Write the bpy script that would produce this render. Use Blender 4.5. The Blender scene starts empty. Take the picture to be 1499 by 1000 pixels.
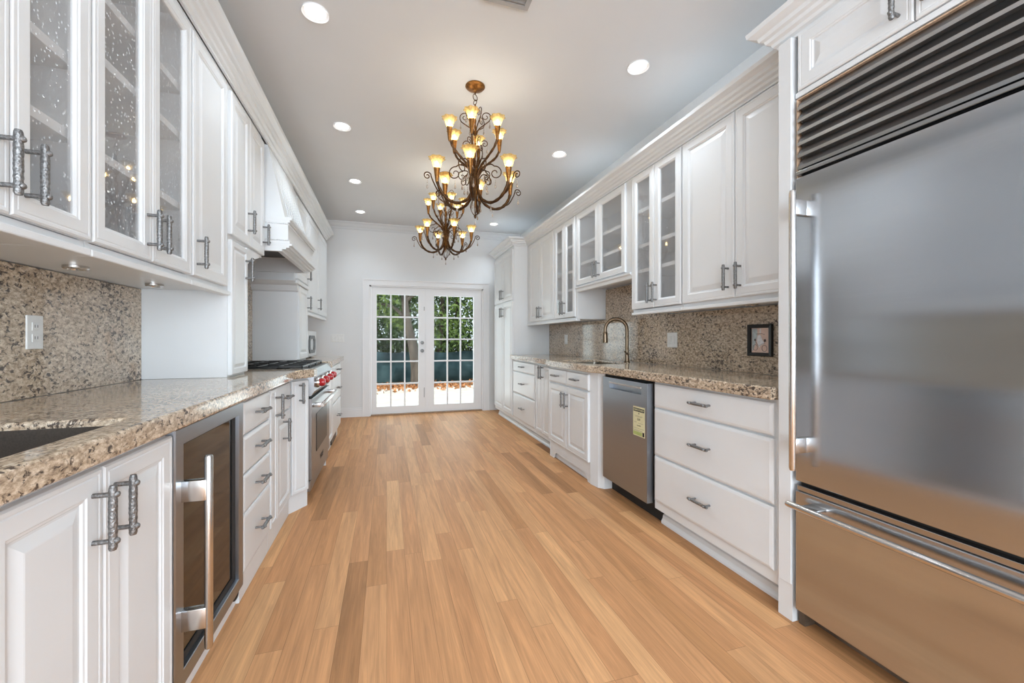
import bpy, bmesh, math, random
from mathutils import Vector, Matrix, noise

PI = math.pi
S = bpy.context.scene
COL = S.collection
random.seed(7)

# ------------------------------------------------------------------ camera
cam_d = bpy.data.cameras.new('camera')
cam = bpy.data.objects.new('camera', cam_d)
COL.objects.link(cam)
cam.location = (0, 0, 1.15)
cam.rotation_euler = (PI / 2, 0, -math.radians(17.0))
cam_d.sensor_width = 36.0
cam_d.lens = 600.0 * 36.0 / 1499.0
cam_d.shift_y = -3.0 / 1499.0
cam_d.clip_start = 0.02
S.camera = cam

# ------------------------------------------------------------------ world, sun, exposure
S.view_settings.view_transform = 'Standard'
S.view_settings.look = 'None'
S.view_settings.gamma = 1.0
S.view_settings.use_curve_mapping = False
S.view_settings.exposure = 0.16

w = bpy.data.worlds.new('daylight_sky')
S.world = w
w.use_nodes = True
bgn = w.node_tree.nodes['Background']
bgn.inputs['Color'].default_value = (0.80, 0.91, 1.0, 1)
bgn.inputs['Strength'].default_value = 1.3

def add_light(name, kind, loc, energy, color=(1, 1, 1), rot=(0, 0, 0), **kw):
    d = bpy.data.lights.new(name, kind)
    d.energy = energy
    d.color = color
    for k, v in kw.items():
        setattr(d, k, v)
    o = bpy.data.objects.new(name, d)
    o.location = loc
    o.rotation_euler = rot
    COL.objects.link(o)
    return o

sun_dir = Vector((0.42, 0.22, -0.88))
sun = add_light('sun', 'SUN', (0, 12, 8), 3.6, (1.0, 0.95, 0.86), angle=0.01)
sun.rotation_euler = sun_dir.to_track_quat('-Z', 'Y').to_euler()
# added fill lamp behind the camera, standing in for daylight from an unseen window
add_light('rear_fill', 'AREA', (0.45, -3.12, 1.55), 200, (0.80, 0.905, 1.0), (PI / 2, 0, 0),
          shape='RECTANGLE', size=3.0, size_y=2.3)
# daylight falling in through the french doors
add_light('door_daylight', 'AREA', (0.62, 6.75, 1.05), 20, (0.84, 0.94, 1.0), (-PI / 2, 0, 0),
          shape='RECTANGLE', size=1.6, size_y=1.75)

# ------------------------------------------------------------------ materials
def mat_new(name):
    m = bpy.data.materials.new(name)
    m.use_nodes = True
    nt = m.node_tree
    b = nt.nodes['Principled BSDF']
    return m, nt, b

def N(nt, t, **kw):
    n = nt.nodes.new(t)
    for k, v in kw.items():
        setattr(n, k, v)
    return n

def plain(name, col, rough=0.5, metal=0.0, nscale=40.0, namt=0.04, bump=0.0, bscale=200.0, spec=0.5, stretch=None, coat=0.0):
    """Principled with a faint procedural variation of the colour."""
    m, nt, b = mat_new(name)
    b.inputs['Roughness'].default_value = rough
    b.inputs['Metallic'].default_value = metal
    b.inputs['Specular IOR Level'].default_value = spec
    b.inputs['Coat Weight'].default_value = coat
    tc = N(nt, 'ShaderNodeTexCoord')
    mp = N(nt, 'ShaderNodeMapping')
    nt.links.new(tc.outputs['Object'], mp.inputs['Vector'])
    if stretch:
        mp.inputs['Scale'].default_value = stretch
    nz = N(nt, 'ShaderNodeTexNoise')
    nz.inputs['Scale'].default_value = nscale
    nz.inputs['Detail'].default_value = 3
    nt.links.new(mp.outputs['Vector'], nz.inputs['Vector'])
    cr = N(nt, 'ShaderNodeValToRGB')
    lo = [max(0, c * (1 - namt)) for c in col]
    hi = [min(1, c * (1 + namt)) for c in col]
    cr.color_ramp.elements[0].position = 0.3
    cr.color_ramp.elements[1].position = 0.7
    cr.color_ramp.elements[0].color = (*lo, 1)
    cr.color_ramp.elements[1].color = (*hi, 1)
    nt.links.new(nz.outputs['Fac'], cr.inputs['Fac'])
    nt.links.new(cr.outputs['Color'], b.inputs['Base Color'])
    if bump:
        n2 = N(nt, 'ShaderNodeTexNoise')
        n2.inputs['Scale'].default_value = bscale
        n2.inputs['Detail'].default_value = 2
        nt.links.new(mp.outputs['Vector'], n2.inputs['Vector'])
        bp = N(nt, 'ShaderNodeBump')
        bp.inputs['Strength'].default_value = bump
        bp.inputs['Distance'].default_value = 0.002
        nt.links.new(n2.outputs['Fac'], bp.inputs['Height'])
        nt.links.new(bp.outputs['Normal'], b.inputs['Normal'])
    return m

M = {}
M['white'] = plain('white_cabinet_paint', (0.775, 0.797, 0.812), 0.32, namt=0.01, nscale=6)
M['wall'] = plain('white_wall_paint', (0.79, 0.80, 0.805), 0.7, namt=0.01, nscale=3)
M['ceil'] = plain('ceiling_paint', (0.745, 0.76, 0.77), 0.75, namt=0.02, nscale=1.5)
M['trim'] = plain('trim_paint', (0.82, 0.82, 0.825), 0.4, namt=0.01, nscale=5)
M['pewter'] = plain('hammered_pewter', (0.25, 0.25, 0.25), 0.45, 0.9, nscale=180, namt=0.4, bump=0.9, bscale=260)
M['black'] = plain('black_enamel', (0.012, 0.012, 0.012), 0.35)
M['rubber'] = plain('dark_recess', (0.02, 0.018, 0.017), 0.7)
M['chrome'] = plain('polished_steel', (0.62, 0.61, 0.60), 0.12, 1.0, namt=0.02)
M['bar'] = plain('satin_steel_bar', (0.66, 0.64, 0.62), 0.22, 1.0, namt=0.03)
M['red'] = plain('red_knob_plastic', (0.42, 0.008, 0.012), 0.25, coat=0.5)
M['bronze'] = plain('aged_bronze', (0.085, 0.042, 0.018), 0.4, 0.85, nscale=60, namt=0.5)
M['gold'] = plain('gilded_bronze', (0.24, 0.105, 0.026), 0.36, 0.85, nscale=80, namt=0.45)
M['brass'] = plain('brushed_bronze_faucet', (0.23, 0.175, 0.12), 0.3, 0.95, nscale=90, namt=0.1)
M['plate'] = plain('white_plastic_plate', (0.82, 0.82, 0.80), 0.35)
M['sinkdark'] = plain('dark_composite_sink', (0.045, 0.034, 0.026), 0.4, nscale=300, namt=0.3)
M['sinksteel'] = plain('steel_sink', (0.20, 0.18, 0.15), 0.3, 0.8)
M['label'] = plain('yellow_paper', (0.72, 0.68, 0.42), 0.6)
M['ink'] = plain('black_ink', (0.01, 0.01, 0.01), 0.6)
M['grayink'] = plain('grey_ink', (0.25, 0.24, 0.15), 0.6)
M['greenink'] = plain('green_ink', (0.42, 0.50, 0.16), 0.6)
M['frame'] = plain('black_frame_wood', (0.012, 0.012, 0.012), 0.45)
M['vent'] = plain('grey_vent_paint', (0.42, 0.42, 0.42), 0.5)
M['rawwood'] = plain('raw_wood_edge', (0.55, 0.38, 0.26), 0.7, nscale=80, namt=0.2)
M['brownkick'] = plain('worn_brown_plinth', (0.13, 0.09, 0.06), 0.6, nscale=9, namt=0.6)
M['threshold'] = plain('wood_threshold', (0.33, 0.20, 0.11), 0.45, nscale=30, namt=0.2)
M['trunk'] = plain('tree_bark', (0.13, 0.105, 0.085), 0.9, nscale=7, namt=0.45, bump=0.8, bscale=25, stretch=(1, 1, 0.25))
M['trunkdark'] = plain('dark_bark', (0.09, 0.065, 0.05), 0.9, nscale=7, namt=0.45, stretch=(1, 1, 0.25))
M['concrete'] = plain('pale_concrete', (0.62, 0.58, 0.53), 0.8, nscale=3, namt=0.18)
M['soil'] = plain('leaf_strewn_soil', (0.22, 0.14, 0.08), 0.9, nscale=14, namt=0.5)
M['litter'] = plain('fallen_leaf_orange', (0.50, 0.22, 0.09), 0.8, nscale=9, namt=0.5)
M['mwface'] = plain('microwave_silver', (0.55, 0.55, 0.55), 0.3, 0.6)
M['photo_pink'] = plain('photo_dusty_pink', (0.84, 0.62, 0.52), 0.55, nscale=14, namt=0.12)
M['photo_pale'] = plain('photo_pale_grey', (0.95, 0.90, 0.93), 0.55, nscale=60, namt=0.15)
M['photo_dark'] = plain('photo_dark_brown', (0.10, 0.06, 0.05), 0.55)
M['photo_line'] = plain('photo_brown_line', (0.25, 0.15, 0.13), 0.55)
M['photo_blue'] = plain('photo_grey_blue', (0.55, 0.61, 0.61), 0.55, nscale=40, namt=0.2)

def steel(name, col, rough, wav=0.25):
    """Brushed stainless: faint streaks along the sheet and a slightly wavy surface."""
    m, nt, b = mat_new(name)
    b.inputs['Metallic'].default_value = 1.0
    b.inputs['Roughness'].default_value = rough
    b.inputs['Anisotropic'].default_value = 0.75
    tg = N(nt, 'ShaderNodeTangent', direction_type='RADIAL', axis='Z')
    nt.links.new(tg.outputs[0], b.inputs['Tangent'])
    tc = N(nt, 'ShaderNodeTexCoord')
    mp = N(nt, 'ShaderNodeMapping')
    mp.inputs['Scale'].default_value = (160, 1.2, 160)
    nt.links.new(tc.outputs['Object'], mp.inputs['Vector'])
    nz = N(nt, 'ShaderNodeTexNoise')
    nz.inputs['Scale'].default_value = 1.0
    nz.inputs['Detail'].default_value = 1
    nt.links.new(mp.outputs['Vector'], nz.inputs['Vector'])
    cr = N(nt, 'ShaderNodeValToRGB')
    cr.color_ramp.elements[0].color = (*[c * 0.97 for c in col], 1)
    cr.color_ramp.elements[1].color = (*[min(1, c * 1.03) for c in col], 1)
    nt.links.new(nz.outputs['Fac'], cr.inputs['Fac'])
    nt.links.new(cr.outputs['Color'], b.inputs['Base Color'])
    mp2 = N(nt, 'ShaderNodeMapping')
    mp2.inputs['Scale'].default_value = (1, 0.5, 3.2)
    nt.links.new(tc.outputs['Object'], mp2.inputs['Vector'])
    n2 = N(nt, 'ShaderNodeTexNoise')
    n2.inputs['Scale'].default_value = 1.5
    n2.inputs['Detail'].default_value = 0
    nt.links.new(mp2.outputs[0], n2.inputs['Vector'])
    bp = N(nt, 'ShaderNodeBump')
    bp.inputs['Strength'].default_value = wav
    bp.inputs['Distance'].default_value = 0.02
    nt.links.new(n2.outputs['Fac'], bp.inputs['Height'])
    nt.links.new(bp.outputs['Normal'], b.inputs['Normal'])
    return m

M['steel'] = steel('brushed_steel', (0.53, 0.56, 0.60), 0.19, 0.7)
M['steel_dw'] = steel('brushed_steel_grey', (0.37, 0.40, 0.44), 0.33, 0.1)
M['steel_range'] = steel('range_steel', (0.36, 0.37, 0.385), 0.3, 0.1)
M['blade'] = steel('grille_blade_steel', (0.50, 0.51, 0.52), 0.2, 0.0)
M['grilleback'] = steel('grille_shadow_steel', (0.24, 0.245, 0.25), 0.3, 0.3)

def wood_floor():
    m, nt, b = mat_new('oak_strip_floor')
    L = nt.links.new
    tc = N(nt, 'ShaderNodeTexCoord')
    sp = N(nt, 'ShaderNodeSeparateXYZ')
    L(tc.outputs['Object'], sp.inputs[0])
    def math_(op, a, c=None):
        n = N(nt, 'ShaderNodeMath', operation=op)
        for i, v in enumerate((a, c)):
            if v is None:
                continue
            if isinstance(v, (int, float)):
                n.inputs[i].default_value = v
            else:
                L(v, n.inputs[i])
        return n.outputs[0]
    PW, PL = 0.092, 1.15
    xr = math_('DIVIDE', sp.outputs['X'], PW)
    row = math_('FLOOR', xr)
    fx = math_('FRACT', xr)
    wn = N(nt, 'ShaderNodeTexWhiteNoise', noise_dimensions='1D')
    L(row, wn.inputs['W'])
    yo = math_('MULTIPLY', wn.outputs['Value'], 13.7)
    yr0 = math_('DIVIDE', sp.outputs['Y'], PL)
    yr = math_('ADD', yr0, yo)
    colm = math_('FLOOR', yr)
    fy = math_('FRACT', yr)
    cv = N(nt, 'ShaderNodeCombineXYZ')
    L(row, cv.inputs[0]); L(colm, cv.inputs[1])
    w2 = N(nt, 'ShaderNodeTexWhiteNoise', noise_dimensions='2D')
    L(cv.outputs[0], w2.inputs['Vector'])
    # some planks are cut in two at a random point: two tones
    cr = N(nt, 'ShaderNodeValToRGB')
    e = cr.color_ramp.elements
    e[0].position = 0.0; e[0].color = (0.33, 0.158, 0.070, 1)
    e[1].position = 1.0; e[1].color = (0.73, 0.405, 0.192, 1)
    for p, c in ((0.06, (0.52, 0.258, 0.109, 1)), (0.25, (0.59, 0.292, 0.131, 1)), (0.6, (0.635, 0.326, 0.149, 1)), (0.9, (0.68, 0.365, 0.171, 1))):
        el = e.new(p); el.color = c
    L(w2.outputs['Value'], cr.inputs['Fac'])
    # grain: stretched noise, shifted per plank
    sh = N(nt, 'ShaderNodeCombineXYZ')
    s1 = math_('MULTIPLY', w2.outputs['Value'], 37.0)
    L(s1, sh.inputs[0]); L(s1, sh.inputs[1]); L(s1, sh.inputs[2])
    va = N(nt, 'ShaderNodeVectorMath', operation='ADD')
    L(tc.outputs['Object'], va.inputs[0]); L(sh.outputs[0], va.inputs[1])
    mp = N(nt, 'ShaderNodeMapping')
    mp.inputs['Scale'].default_value = (60, 2.2, 1)
    L(va.outputs[0], mp.inputs['Vector'])
    nz = N(nt, 'ShaderNodeTexNoise')
    nz.inputs['Scale'].default_value = 1.0
    nz.inputs['Detail'].default_value = 5
    nz.inputs['Roughness'].default_value = 0.6
    nz.inputs['Distortion'].default_value = 2.4
    L(mp.outputs[0], nz.inputs['Vector'])
    gr = N(nt, 'ShaderNodeMapRange')
    gr.inputs['From Min'].default_value = 0.3; gr.inputs['From Max'].default_value = 0.7
    gr.inputs['To Min'].default_value = 0.84; gr.inputs['To Max'].default_value = 1.09
    L(nz.outputs['Fac'], gr.inputs['Value'])
    # broad figure: soft, long patches and a few dark mineral streaks
    mp2 = N(nt, 'ShaderNodeMapping')
    mp2.inputs['Scale'].default_value = (13, 0.75, 1)
    L(va.outputs[0], mp2.inputs['Vector'])
    wv = N(nt, 'ShaderNodeTexNoise')
    wv.inputs['Scale'].default_value = 1.0
    wv.inputs['Detail'].default_value = 3
    wv.inputs['Distortion'].default_value = 2.0
    L(mp2.outputs[0], wv.inputs['Vector'])
    g2 = N(nt, 'ShaderNodeMapRange')
    g2.inputs['From Min'].default_value = 0.3; g2.inputs['From Max'].default_value = 0.68
    g2.inputs['To Min'].default_value = 0.80; g2.inputs['To Max'].default_value = 1.07
    L(wv.outputs['Fac'], g2.inputs['Value'])
    gg = math_('MULTIPLY', gr.outputs[0], g2.outputs[0])
    # seams
    d1 = math_('MINIMUM', fx, math_('SUBTRACT', 1.0, fx))
    d1m = math_('MULTIPLY', d1, PW)
    d2 = math_('MINIMUM', fy, math_('SUBTRACT', 1.0, fy))
    d2m = math_('MULTIPLY', d2, PL)
    dm = math_('MINIMUM', d1m, d2m)
    sm = N(nt, 'ShaderNodeMapRange')
    sm.inputs['From Min'].default_value = 0.0003; sm.inputs['From Max'].default_value = 0.0014
    sm.inputs['To Min'].default_value = 0.6; sm.inputs['To Max'].default_value = 1.0
    L(dm, sm.inputs['Value'])
    allm = math_('MULTIPLY', gg, sm.outputs[0])
    mx = N(nt, 'ShaderNodeMix', data_type='RGBA', blend_type='MULTIPLY')
    mx.inputs['Factor'].default_value = 1.0
    L(cr.outputs['Color'], mx.inputs[6])
    cc = N(nt, 'ShaderNodeCombineXYZ')
    for i in range(3):
        L(allm, cc.inputs[i])
    L(cc.outputs[0], mx.inputs[7])
    L(mx.outputs[2], b.inputs['Base Color'])
    b.inputs['Roughness'].default_value = 0.5
    b.inputs['Specular IOR Level'].default_value = 0.22
    bp = N(nt, 'ShaderNodeBump')
    bp.inputs['Strength'].default_value = 0.12
    bp.inputs['Distance'].default_value = 0.001
    L(sm.outputs[0], bp.inputs['Height'])
    L(bp.outputs[0], b.inputs['Normal'])
    return m
M['floor'] = wood_floor()

def granite(name, warm):
    m, nt, b = mat_new(name)
    L = nt.links.new
    tc = N(nt, 'ShaderNodeTexCoord')
    mp = N(nt, 'ShaderNodeMapping')
    mp.inputs['Rotation'].default_value = (0.5, 0.35, 0.3)
    mp.inputs['Scale'].default_value = (1, 0.62, 1)
    L(tc.outputs['Object'], mp.inputs['Vector'])
    # broad cloudy tone
    n0 = N(nt, 'ShaderNodeTexNoise')
    n0.inputs['Scale'].default_value = 2.6; n0.inputs['Detail'].default_value = 4; n0.inputs['Distortion'].default_value = 1.0
    L(mp.outputs[0], n0.inputs['Vector'])
    c0 = N(nt, 'ShaderNodeValToRGB')
    e = c0.color_ramp.elements
    e[0].position = 0.3; e[0].color = (0.42, 0.29, 0.175, 1)
    e[1].position = 0.72; e[1].color = (0.62, 0.53, 0.44, 1)
    el = e.new(0.5); el.color = (0.55, 0.42, 0.295, 1)
    L(n0.outputs['Fac'], c0.inputs['Fac'])
    # medium crystals
    n1 = N(nt, 'ShaderNodeTexNoise')
    n1.inputs['Scale'].default_value = 85; n1.inputs['Detail'].default_value = 5; n1.inputs['Roughness'].default_value = 0.7
    L(mp.outputs[0], n1.inputs['Vector'])
    c1 = N(nt, 'ShaderNodeValToRGB')
    e = c1.color_ramp.elements
    e[0].position = 0.36; e[0].color = (0.13, 0.098, 0.075, 1)
    e[1].position = 0.66; e[1].color = (1.0, 0.89, 0.73, 1)
    el = e.new(0.5); el.color = (0.56, 0.445, 0.325, 1)
    L(n1.outputs['Fac'], c1.inputs['Fac'])
    mx = N(nt, 'ShaderNodeMix', data_type='RGBA', blend_type='MIX')
    mx.inputs['Factor'].default_value = 0.62
    L(c0.outputs[0], mx.inputs[6]); L(c1.outputs[0], mx.inputs[7])
    # dark flecks
    n2 = N(nt, 'ShaderNodeTexNoise')
    n2.inputs['Scale'].default_value = 95; n2.inputs['Detail'].default_value = 4; n2.inputs['Roughness'].default_value = 0.62
    n2.inputs['Distortion'].default_value = 0.6
    mp2 = N(nt, 'ShaderNodeMapping')
    mp2.inputs['Location'].default_value = (3.1, 7.7, 1.3)
    mp2.inputs['Rotation'].default_value = (0.7, 0.2, 0.9)
    mp2.inputs['Scale'].default_value = (1, 0.55, 0.8)
    L(tc.outputs['Object'], mp2.inputs['Vector'])
    L(mp2.outputs[0], n2.inputs['Vector'])
    n3 = N(nt, 'ShaderNodeTexNoise')
    n3.inputs['Scale'].default_value = 6; n3.inputs['Detail'].default_value = 3
    L(mp2.outputs[0], n3.inputs['Vector'])
    ad = N(nt, 'ShaderNodeMath', operation='MULTIPLY_ADD')
    L(n3.outputs['Fac'], ad.inputs[0]); ad.inputs[1].default_value = 0.28; L(n2.outputs['Fac'], ad.inputs[2])
    r2 = N(nt, 'ShaderNodeMapRange')
    r2.inputs['From Min'].default_value = 0.68; r2.inputs['From Max'].default_value = 0.75
    L(ad.outputs[0], r2.inputs['Value'])
    m2 = N(nt, 'ShaderNodeMix', data_type='RGBA', blend_type='MIX')
    L(r2.outputs[0], m2.inputs['Factor'])
    L(mx.outputs[2], m2.inputs[6]); m2.inputs[7].default_value = (0.09, 0.068, 0.055, 1)
    # rusty diagonal veins
    wv = N(nt, 'ShaderNodeTexNoise')
    wv.inputs['Scale'].default_value = 1.4; wv.inputs['Detail'].default_value = 6; wv.inputs['Distortion'].default_value = 2.2
    L(mp2.outputs[0], wv.inputs['Vector'])
    r3 = N(nt, 'ShaderNodeMapRange')
    r3.inputs['From Min'].default_value = 0.60; r3.inputs['From Max'].default_value = 0.68
    r3.inputs['To Max'].default_value = 0.45
    L(wv.outputs['Fac'], r3.inputs['Value'])
    m3 = N(nt, 'ShaderNodeMix', data_type='RGBA', blend_type='MULTIPLY')
    L(r3.outputs[0], m3.inputs['Factor'])
    L(m2.outputs[2], m3.inputs[6]); m3.inputs[7].default_value = (0.75, 0.50, 0.30, 1)
    L(m3.outputs[2], b.inputs['Base Color'])
    b.inputs['Roughness'].default_value = 0.09
    b.inputs['Specular IOR Level'].default_value = 0.6
    return m
M['granite'] = granite('speckled_tan_granite', 0)

def glass_thin(name, tint, gloss, bump=0.0, scale=120.0, rough=0.02, haze=0.0):
    m = bpy.data.materials.new(name)
    m.use_nodes = True
    nt = m.node_tree
    nt.nodes.clear()
    L = nt.links.new
    out = N(nt, 'ShaderNodeOutputMaterial')
    tr = N(nt, 'ShaderNodeBsdfTransparent')
    tr.inputs['Color'].default_value = (*tint, 1)
    gl = N(nt, 'ShaderNodeBsdfGlossy')
    gl.inputs['Roughness'].default_value = rough
    gl.inputs['Color'].default_value = (1, 1, 1, 1)
    mx = N(nt, 'ShaderNodeMixShader')
    fr = N(nt, 'ShaderNodeFresnel')
    fr.inputs['IOR'].default_value = gloss
    ge = N(nt, 'ShaderNodeNewGeometry')
    iv = N(nt, 'ShaderNodeMath', operation='SUBTRACT'); iv.inputs[0].default_value = 1.0
    L(ge.outputs['Backfacing'], iv.inputs[1])
    mu = N(nt, 'ShaderNodeMath', operation='MULTIPLY')
    L(fr.outputs[0], mu.inputs[0]); L(iv.outputs[0], mu.inputs[1])
    L(mu.outputs[0], mx.inputs[0])
    if bump:
        tc = N(nt, 'ShaderNodeTexCoord')
        vz = N(nt, 'ShaderNodeTexVoronoi')
        vz.inputs['Scale'].default_value = scale
        L(tc.outputs['Object'], vz.inputs['Vector'])
        mr = N(nt, 'ShaderNodeMapRange')
        mr.inputs['From Min'].default_value = 0.0
        mr.inputs['From Max'].default_value = 0.28
        L(vz.outputs['Distance'], mr.inputs['Value'])
        bp = N(nt, 'ShaderNodeBump')
        bp.inputs['Strength'].default_value = bump
        bp.inputs['Distance'].default_value = 0.002
        L(mr.outputs[0], bp.inputs['Height'])
        L(bp.outputs[0], gl.inputs['Normal'])
        L(bp.outputs[0], fr.inputs['Normal'])
    base = tr
    if haze:
        df = N(nt, 'ShaderNodeBsdfDiffuse'); df.inputs['Color'].default_value = (0.9, 0.9, 0.91, 1)
        tl = N(nt, 'ShaderNodeBsdfTranslucent'); tl.inputs['Color'].default_value = (0.75, 0.76, 0.77, 1)
        m0 = N(nt, 'ShaderNodeMixShader'); m0.inputs[0].default_value = 0.5
        L(df.outputs[0], m0.inputs[1]); L(tl.outputs[0], m0.inputs[2])
        m1 = N(nt, 'ShaderNodeMixShader'); m1.inputs[0].default_value = haze
        L(tr.outputs[0], m1.inputs[1]); L(m0.outputs[0], m1.inputs[2])
        base = m1
    L(base.outputs[0], mx.inputs[1]); L(gl.outputs[0], mx.inputs[2])
    L(mx.outputs[0], out.inputs['Surface'])
    return m
M['seeded'] = glass_thin('seeded_cabinet_glass', (0.985, 0.985, 0.985), 1.65, 1.0, 75.0, haze=0.20)
M['pane'] = glass_thin('clear_window_glass', (0.95, 0.97, 0.96), 1.1)
M['darkglass'] = glass_thin('smoked_appliance_glass', (0.16, 0.15, 0.145), 1.6, rough=0.05)

def emit(name, col, strength):
    m = bpy.data.materials.new(name)
    m.use_nodes = True
    nt = m.node_tree
    nt.nodes.clear()
    out = N(nt, 'ShaderNodeOutputMaterial')
    em = N(nt, 'ShaderNodeEmission')
    em.inputs['Color'].default_value = (*col, 1)
    em.inputs['Strength'].default_value = strength
    nt.links.new(em.outputs[0], out.inputs['Surface'])
    return m
M['lens'] = emit('downlight_glow', (1, 0.99, 0.96), 9)
M['bulb'] = emit('bulb_glow', (1, 0.91, 0.74), 58)

def amber():
    m = bpy.data.materials.new('amber_glass_shade')
    m.use_nodes = True
    nt = m.node_tree
    nt.nodes.clear()
    L = nt.links.new
    out = N(nt, 'ShaderNodeOutputMaterial')
    tr = N(nt, 'ShaderNodeBsdfTransparent'); tr.inputs['Color'].default_value = (1.0, 0.80, 0.42, 1)
    tl = N(nt, 'ShaderNodeBsdfTranslucent'); tl.inputs['Color'].default_value = (1.0, 0.70, 0.25, 1)
    df = N(nt, 'ShaderNodeBsdfDiffuse'); df.inputs['Color'].default_value = (0.80, 0.52, 0.17, 1)
    gl = N(nt, 'ShaderNodeBsdfGlossy'); gl.inputs['Roughness'].default_value = 0.1
    a = N(nt, 'ShaderNodeMixShader'); a.inputs[0].default_value = 0.45
    L(tl.outputs[0], a.inputs[1]); L(df.outputs[0], a.inputs[2])
    b_ = N(nt, 'ShaderNodeMixShader'); b_.inputs[0].default_value = 0.55
    L(tr.outputs[0], b_.inputs[1]); L(a.outputs[0], b_.inputs[2])
    tc = N(nt, 'ShaderNodeTexCoord')
    nz = N(nt, 'ShaderNodeTexNoise'); nz.inputs['Scale'].default_value = 60
    L(tc.outputs['Object'], nz.inputs['Vector'])
    L(nz.outputs['Fac'], b_.inputs[0])
    fr = N(nt, 'ShaderNodeFresnel'); fr.inputs['IOR'].default_value = 1.45
    c = N(nt, 'ShaderNodeMixShader')
    L(fr.outputs[0], c.inputs[0]); L(b_.outputs[0], c.inputs[1]); L(gl.outputs[0], c.inputs[2])
    L(c.outputs[0], out.inputs['Surface'])
    return m
M['amber'] = amber()

def crystal():
    m, nt, b = mat_new('smoky_crystal')
    b.inputs['Base Color'].default_value = (0.62, 0.52, 0.44, 1)
    b.inputs['Roughness'].default_value = 0.05
    b.inputs['Transmission Weight'].default_value = 0.6
    tc = N(nt, 'ShaderNodeTexCoord'); nz = N(nt, 'ShaderNodeTexNoise'); nz.inputs['Scale'].default_value = 50
    cr = N(nt, 'ShaderNodeValToRGB')
    cr.color_ramp.elements[0].color = (0.45, 0.36, 0.30, 1); cr.color_ramp.elements[1].color = (0.75, 0.68, 0.60, 1)
    nt.links.new(tc.outputs['Object'], nz.inputs['Vector']); nt.links.new(nz.outputs['Fac'], cr.inputs['Fac'])
    nt.links.new(cr.outputs[0], b.inputs['Base Color'])
    return m
M['crystal'] = crystal()

def leafmat(name, c1, c2):
    m, nt, b = mat_new(name)
    tc = N(nt, 'ShaderNodeTexCoord'); nz = N(nt, 'ShaderNodeTexNoise'); nz.inputs['Scale'].default_value = 3.5; nz.inputs['Detail'].default_value = 4
    cr = N(nt, 'ShaderNodeValToRGB')
    cr.color_ramp.elements[0].position = 0.35; cr.color_ramp.elements[1].position = 0.65
    cr.color_ramp.elements[0].color = (*c1, 1); cr.color_ramp.elements[1].color = (*c2, 1)
    nt.links.new(tc.outputs['Object'], nz.inputs['Vector']); nt.links.new(nz.outputs['Fac'], cr.inputs['Fac'])
    nt.links.new(cr.outputs[0], b.inputs['Base Color'])
    b.inputs['Roughness'].default_value = 0.5
    return m
M['leaf'] = leafmat('green_leaf', (0.04, 0.09, 0.02), (0.30, 0.42, 0.11))  # wide tone range: sunlit patches and dark gaps put into the leaf colour
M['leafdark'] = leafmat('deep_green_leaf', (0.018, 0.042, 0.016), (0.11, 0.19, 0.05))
M['mesh'] = None
def fence_mat():
    m, nt, b = mat_new('teal_privacy_mesh')
    tc = N(nt, 'ShaderNodeTexCoord')
    mp = N(nt, 'ShaderNodeMapping'); mp.inputs['Rotation'].default_value = (0, PI / 4, 0); mp.inputs['Scale'].default_value = (14, 14, 14)
    nt.links.new(tc.outputs['Object'], mp.inputs['Vector'])
    ck = N(nt, 'ShaderNodeTexBrick')
    nz = N(nt, 'ShaderNodeTexNoise'); nz.inputs['Scale'].default_value = 2.5
    nt.links.new(tc.outputs['Object'], nz.inputs['Vector'])
    cr = N(nt, 'ShaderNodeValToRGB')
    cr.color_ramp.elements[0].position = 0.35; cr.color_ramp.elements[1].position = 0.7
    cr.color_ramp.elements[0].color = (0.06, 0.135, 0.16, 1); cr.color_ramp.elements[1].color = (0.16, 0.28, 0.31, 1)
    nt.links.new(nz.outputs['Fac'], cr.inputs['Fac'])
    nt.nodes.remove(ck)
    nt.links.new(cr.outputs[0], b.inputs['Base Color'])
    b.inputs['Roughness'].default_value = 0.6
    return m
M['mesh'] = fence_mat()

# ------------------------------------------------------------------ helpers
def box(bm, x0, x1, y0, y1, z0, z1, bev=0.0):
    if x0 > x1: x0, x1 = x1, x0
    if y0 > y1: y0, y1 = y1, y0
    if z0 > z1: z0, z1 = z1, z0
    vs = [bm.verts.new(p) for p in ((x0, y0, z0), (x1, y0, z0), (x1, y1, z0), (x0, y1, z0),
                                    (x0, y0, z1), (x1, y0, z1), (x1, y1, z1), (x0, y1, z1))]
    fs = [bm.faces.new([vs[i] for i in f]) for f in ((3, 2, 1, 0), (4, 5, 6, 7), (0, 1, 5, 4), (1, 2, 6, 5), (2, 3, 7, 6), (3, 0, 4, 7))]
    if bev > 0:
        es = list({e for f in fs for e in f.edges})
        bmesh.ops.bevel(bm, geom=es, offset=bev, segments=2, profile=0.5, affect='EDGES')

def prism(bm, poly, z0, z1):
    """poly: (x, y) outline, extruded upward."""
    lo = [bm.verts.new((p[0], p[1], z0)) for p in poly]
    hi = [bm.verts.new((p[0], p[1], z1)) for p in poly]
    n = len(poly)
    bm.faces.new(list(reversed(lo))); bm.faces.new(hi)
    for i in range(n):
        bm.faces.new((lo[i], lo[(i + 1) % n], hi[(i + 1) % n], hi[i]))

def sweep(bm, prof, path_fn, stations, close_ends=True):
    """prof: list of (a, b); path_fn(station, a, b) -> point. Extrudes a closed profile through stations."""
    rings = [[bm.verts.new(path_fn(s, a, b)) for a, b in prof] for s in stations]
    n = len(prof)
    for r0, r1 in zip(rings, rings[1:]):
        for i in range(n):
            bm.faces.new((r0[i], r0[(i + 1) % n], r1[(i + 1) % n], r1[i]))
    if close_ends:
        bm.faces.new(list(reversed(rings[0]))); bm.faces.new(rings[-1])

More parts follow.
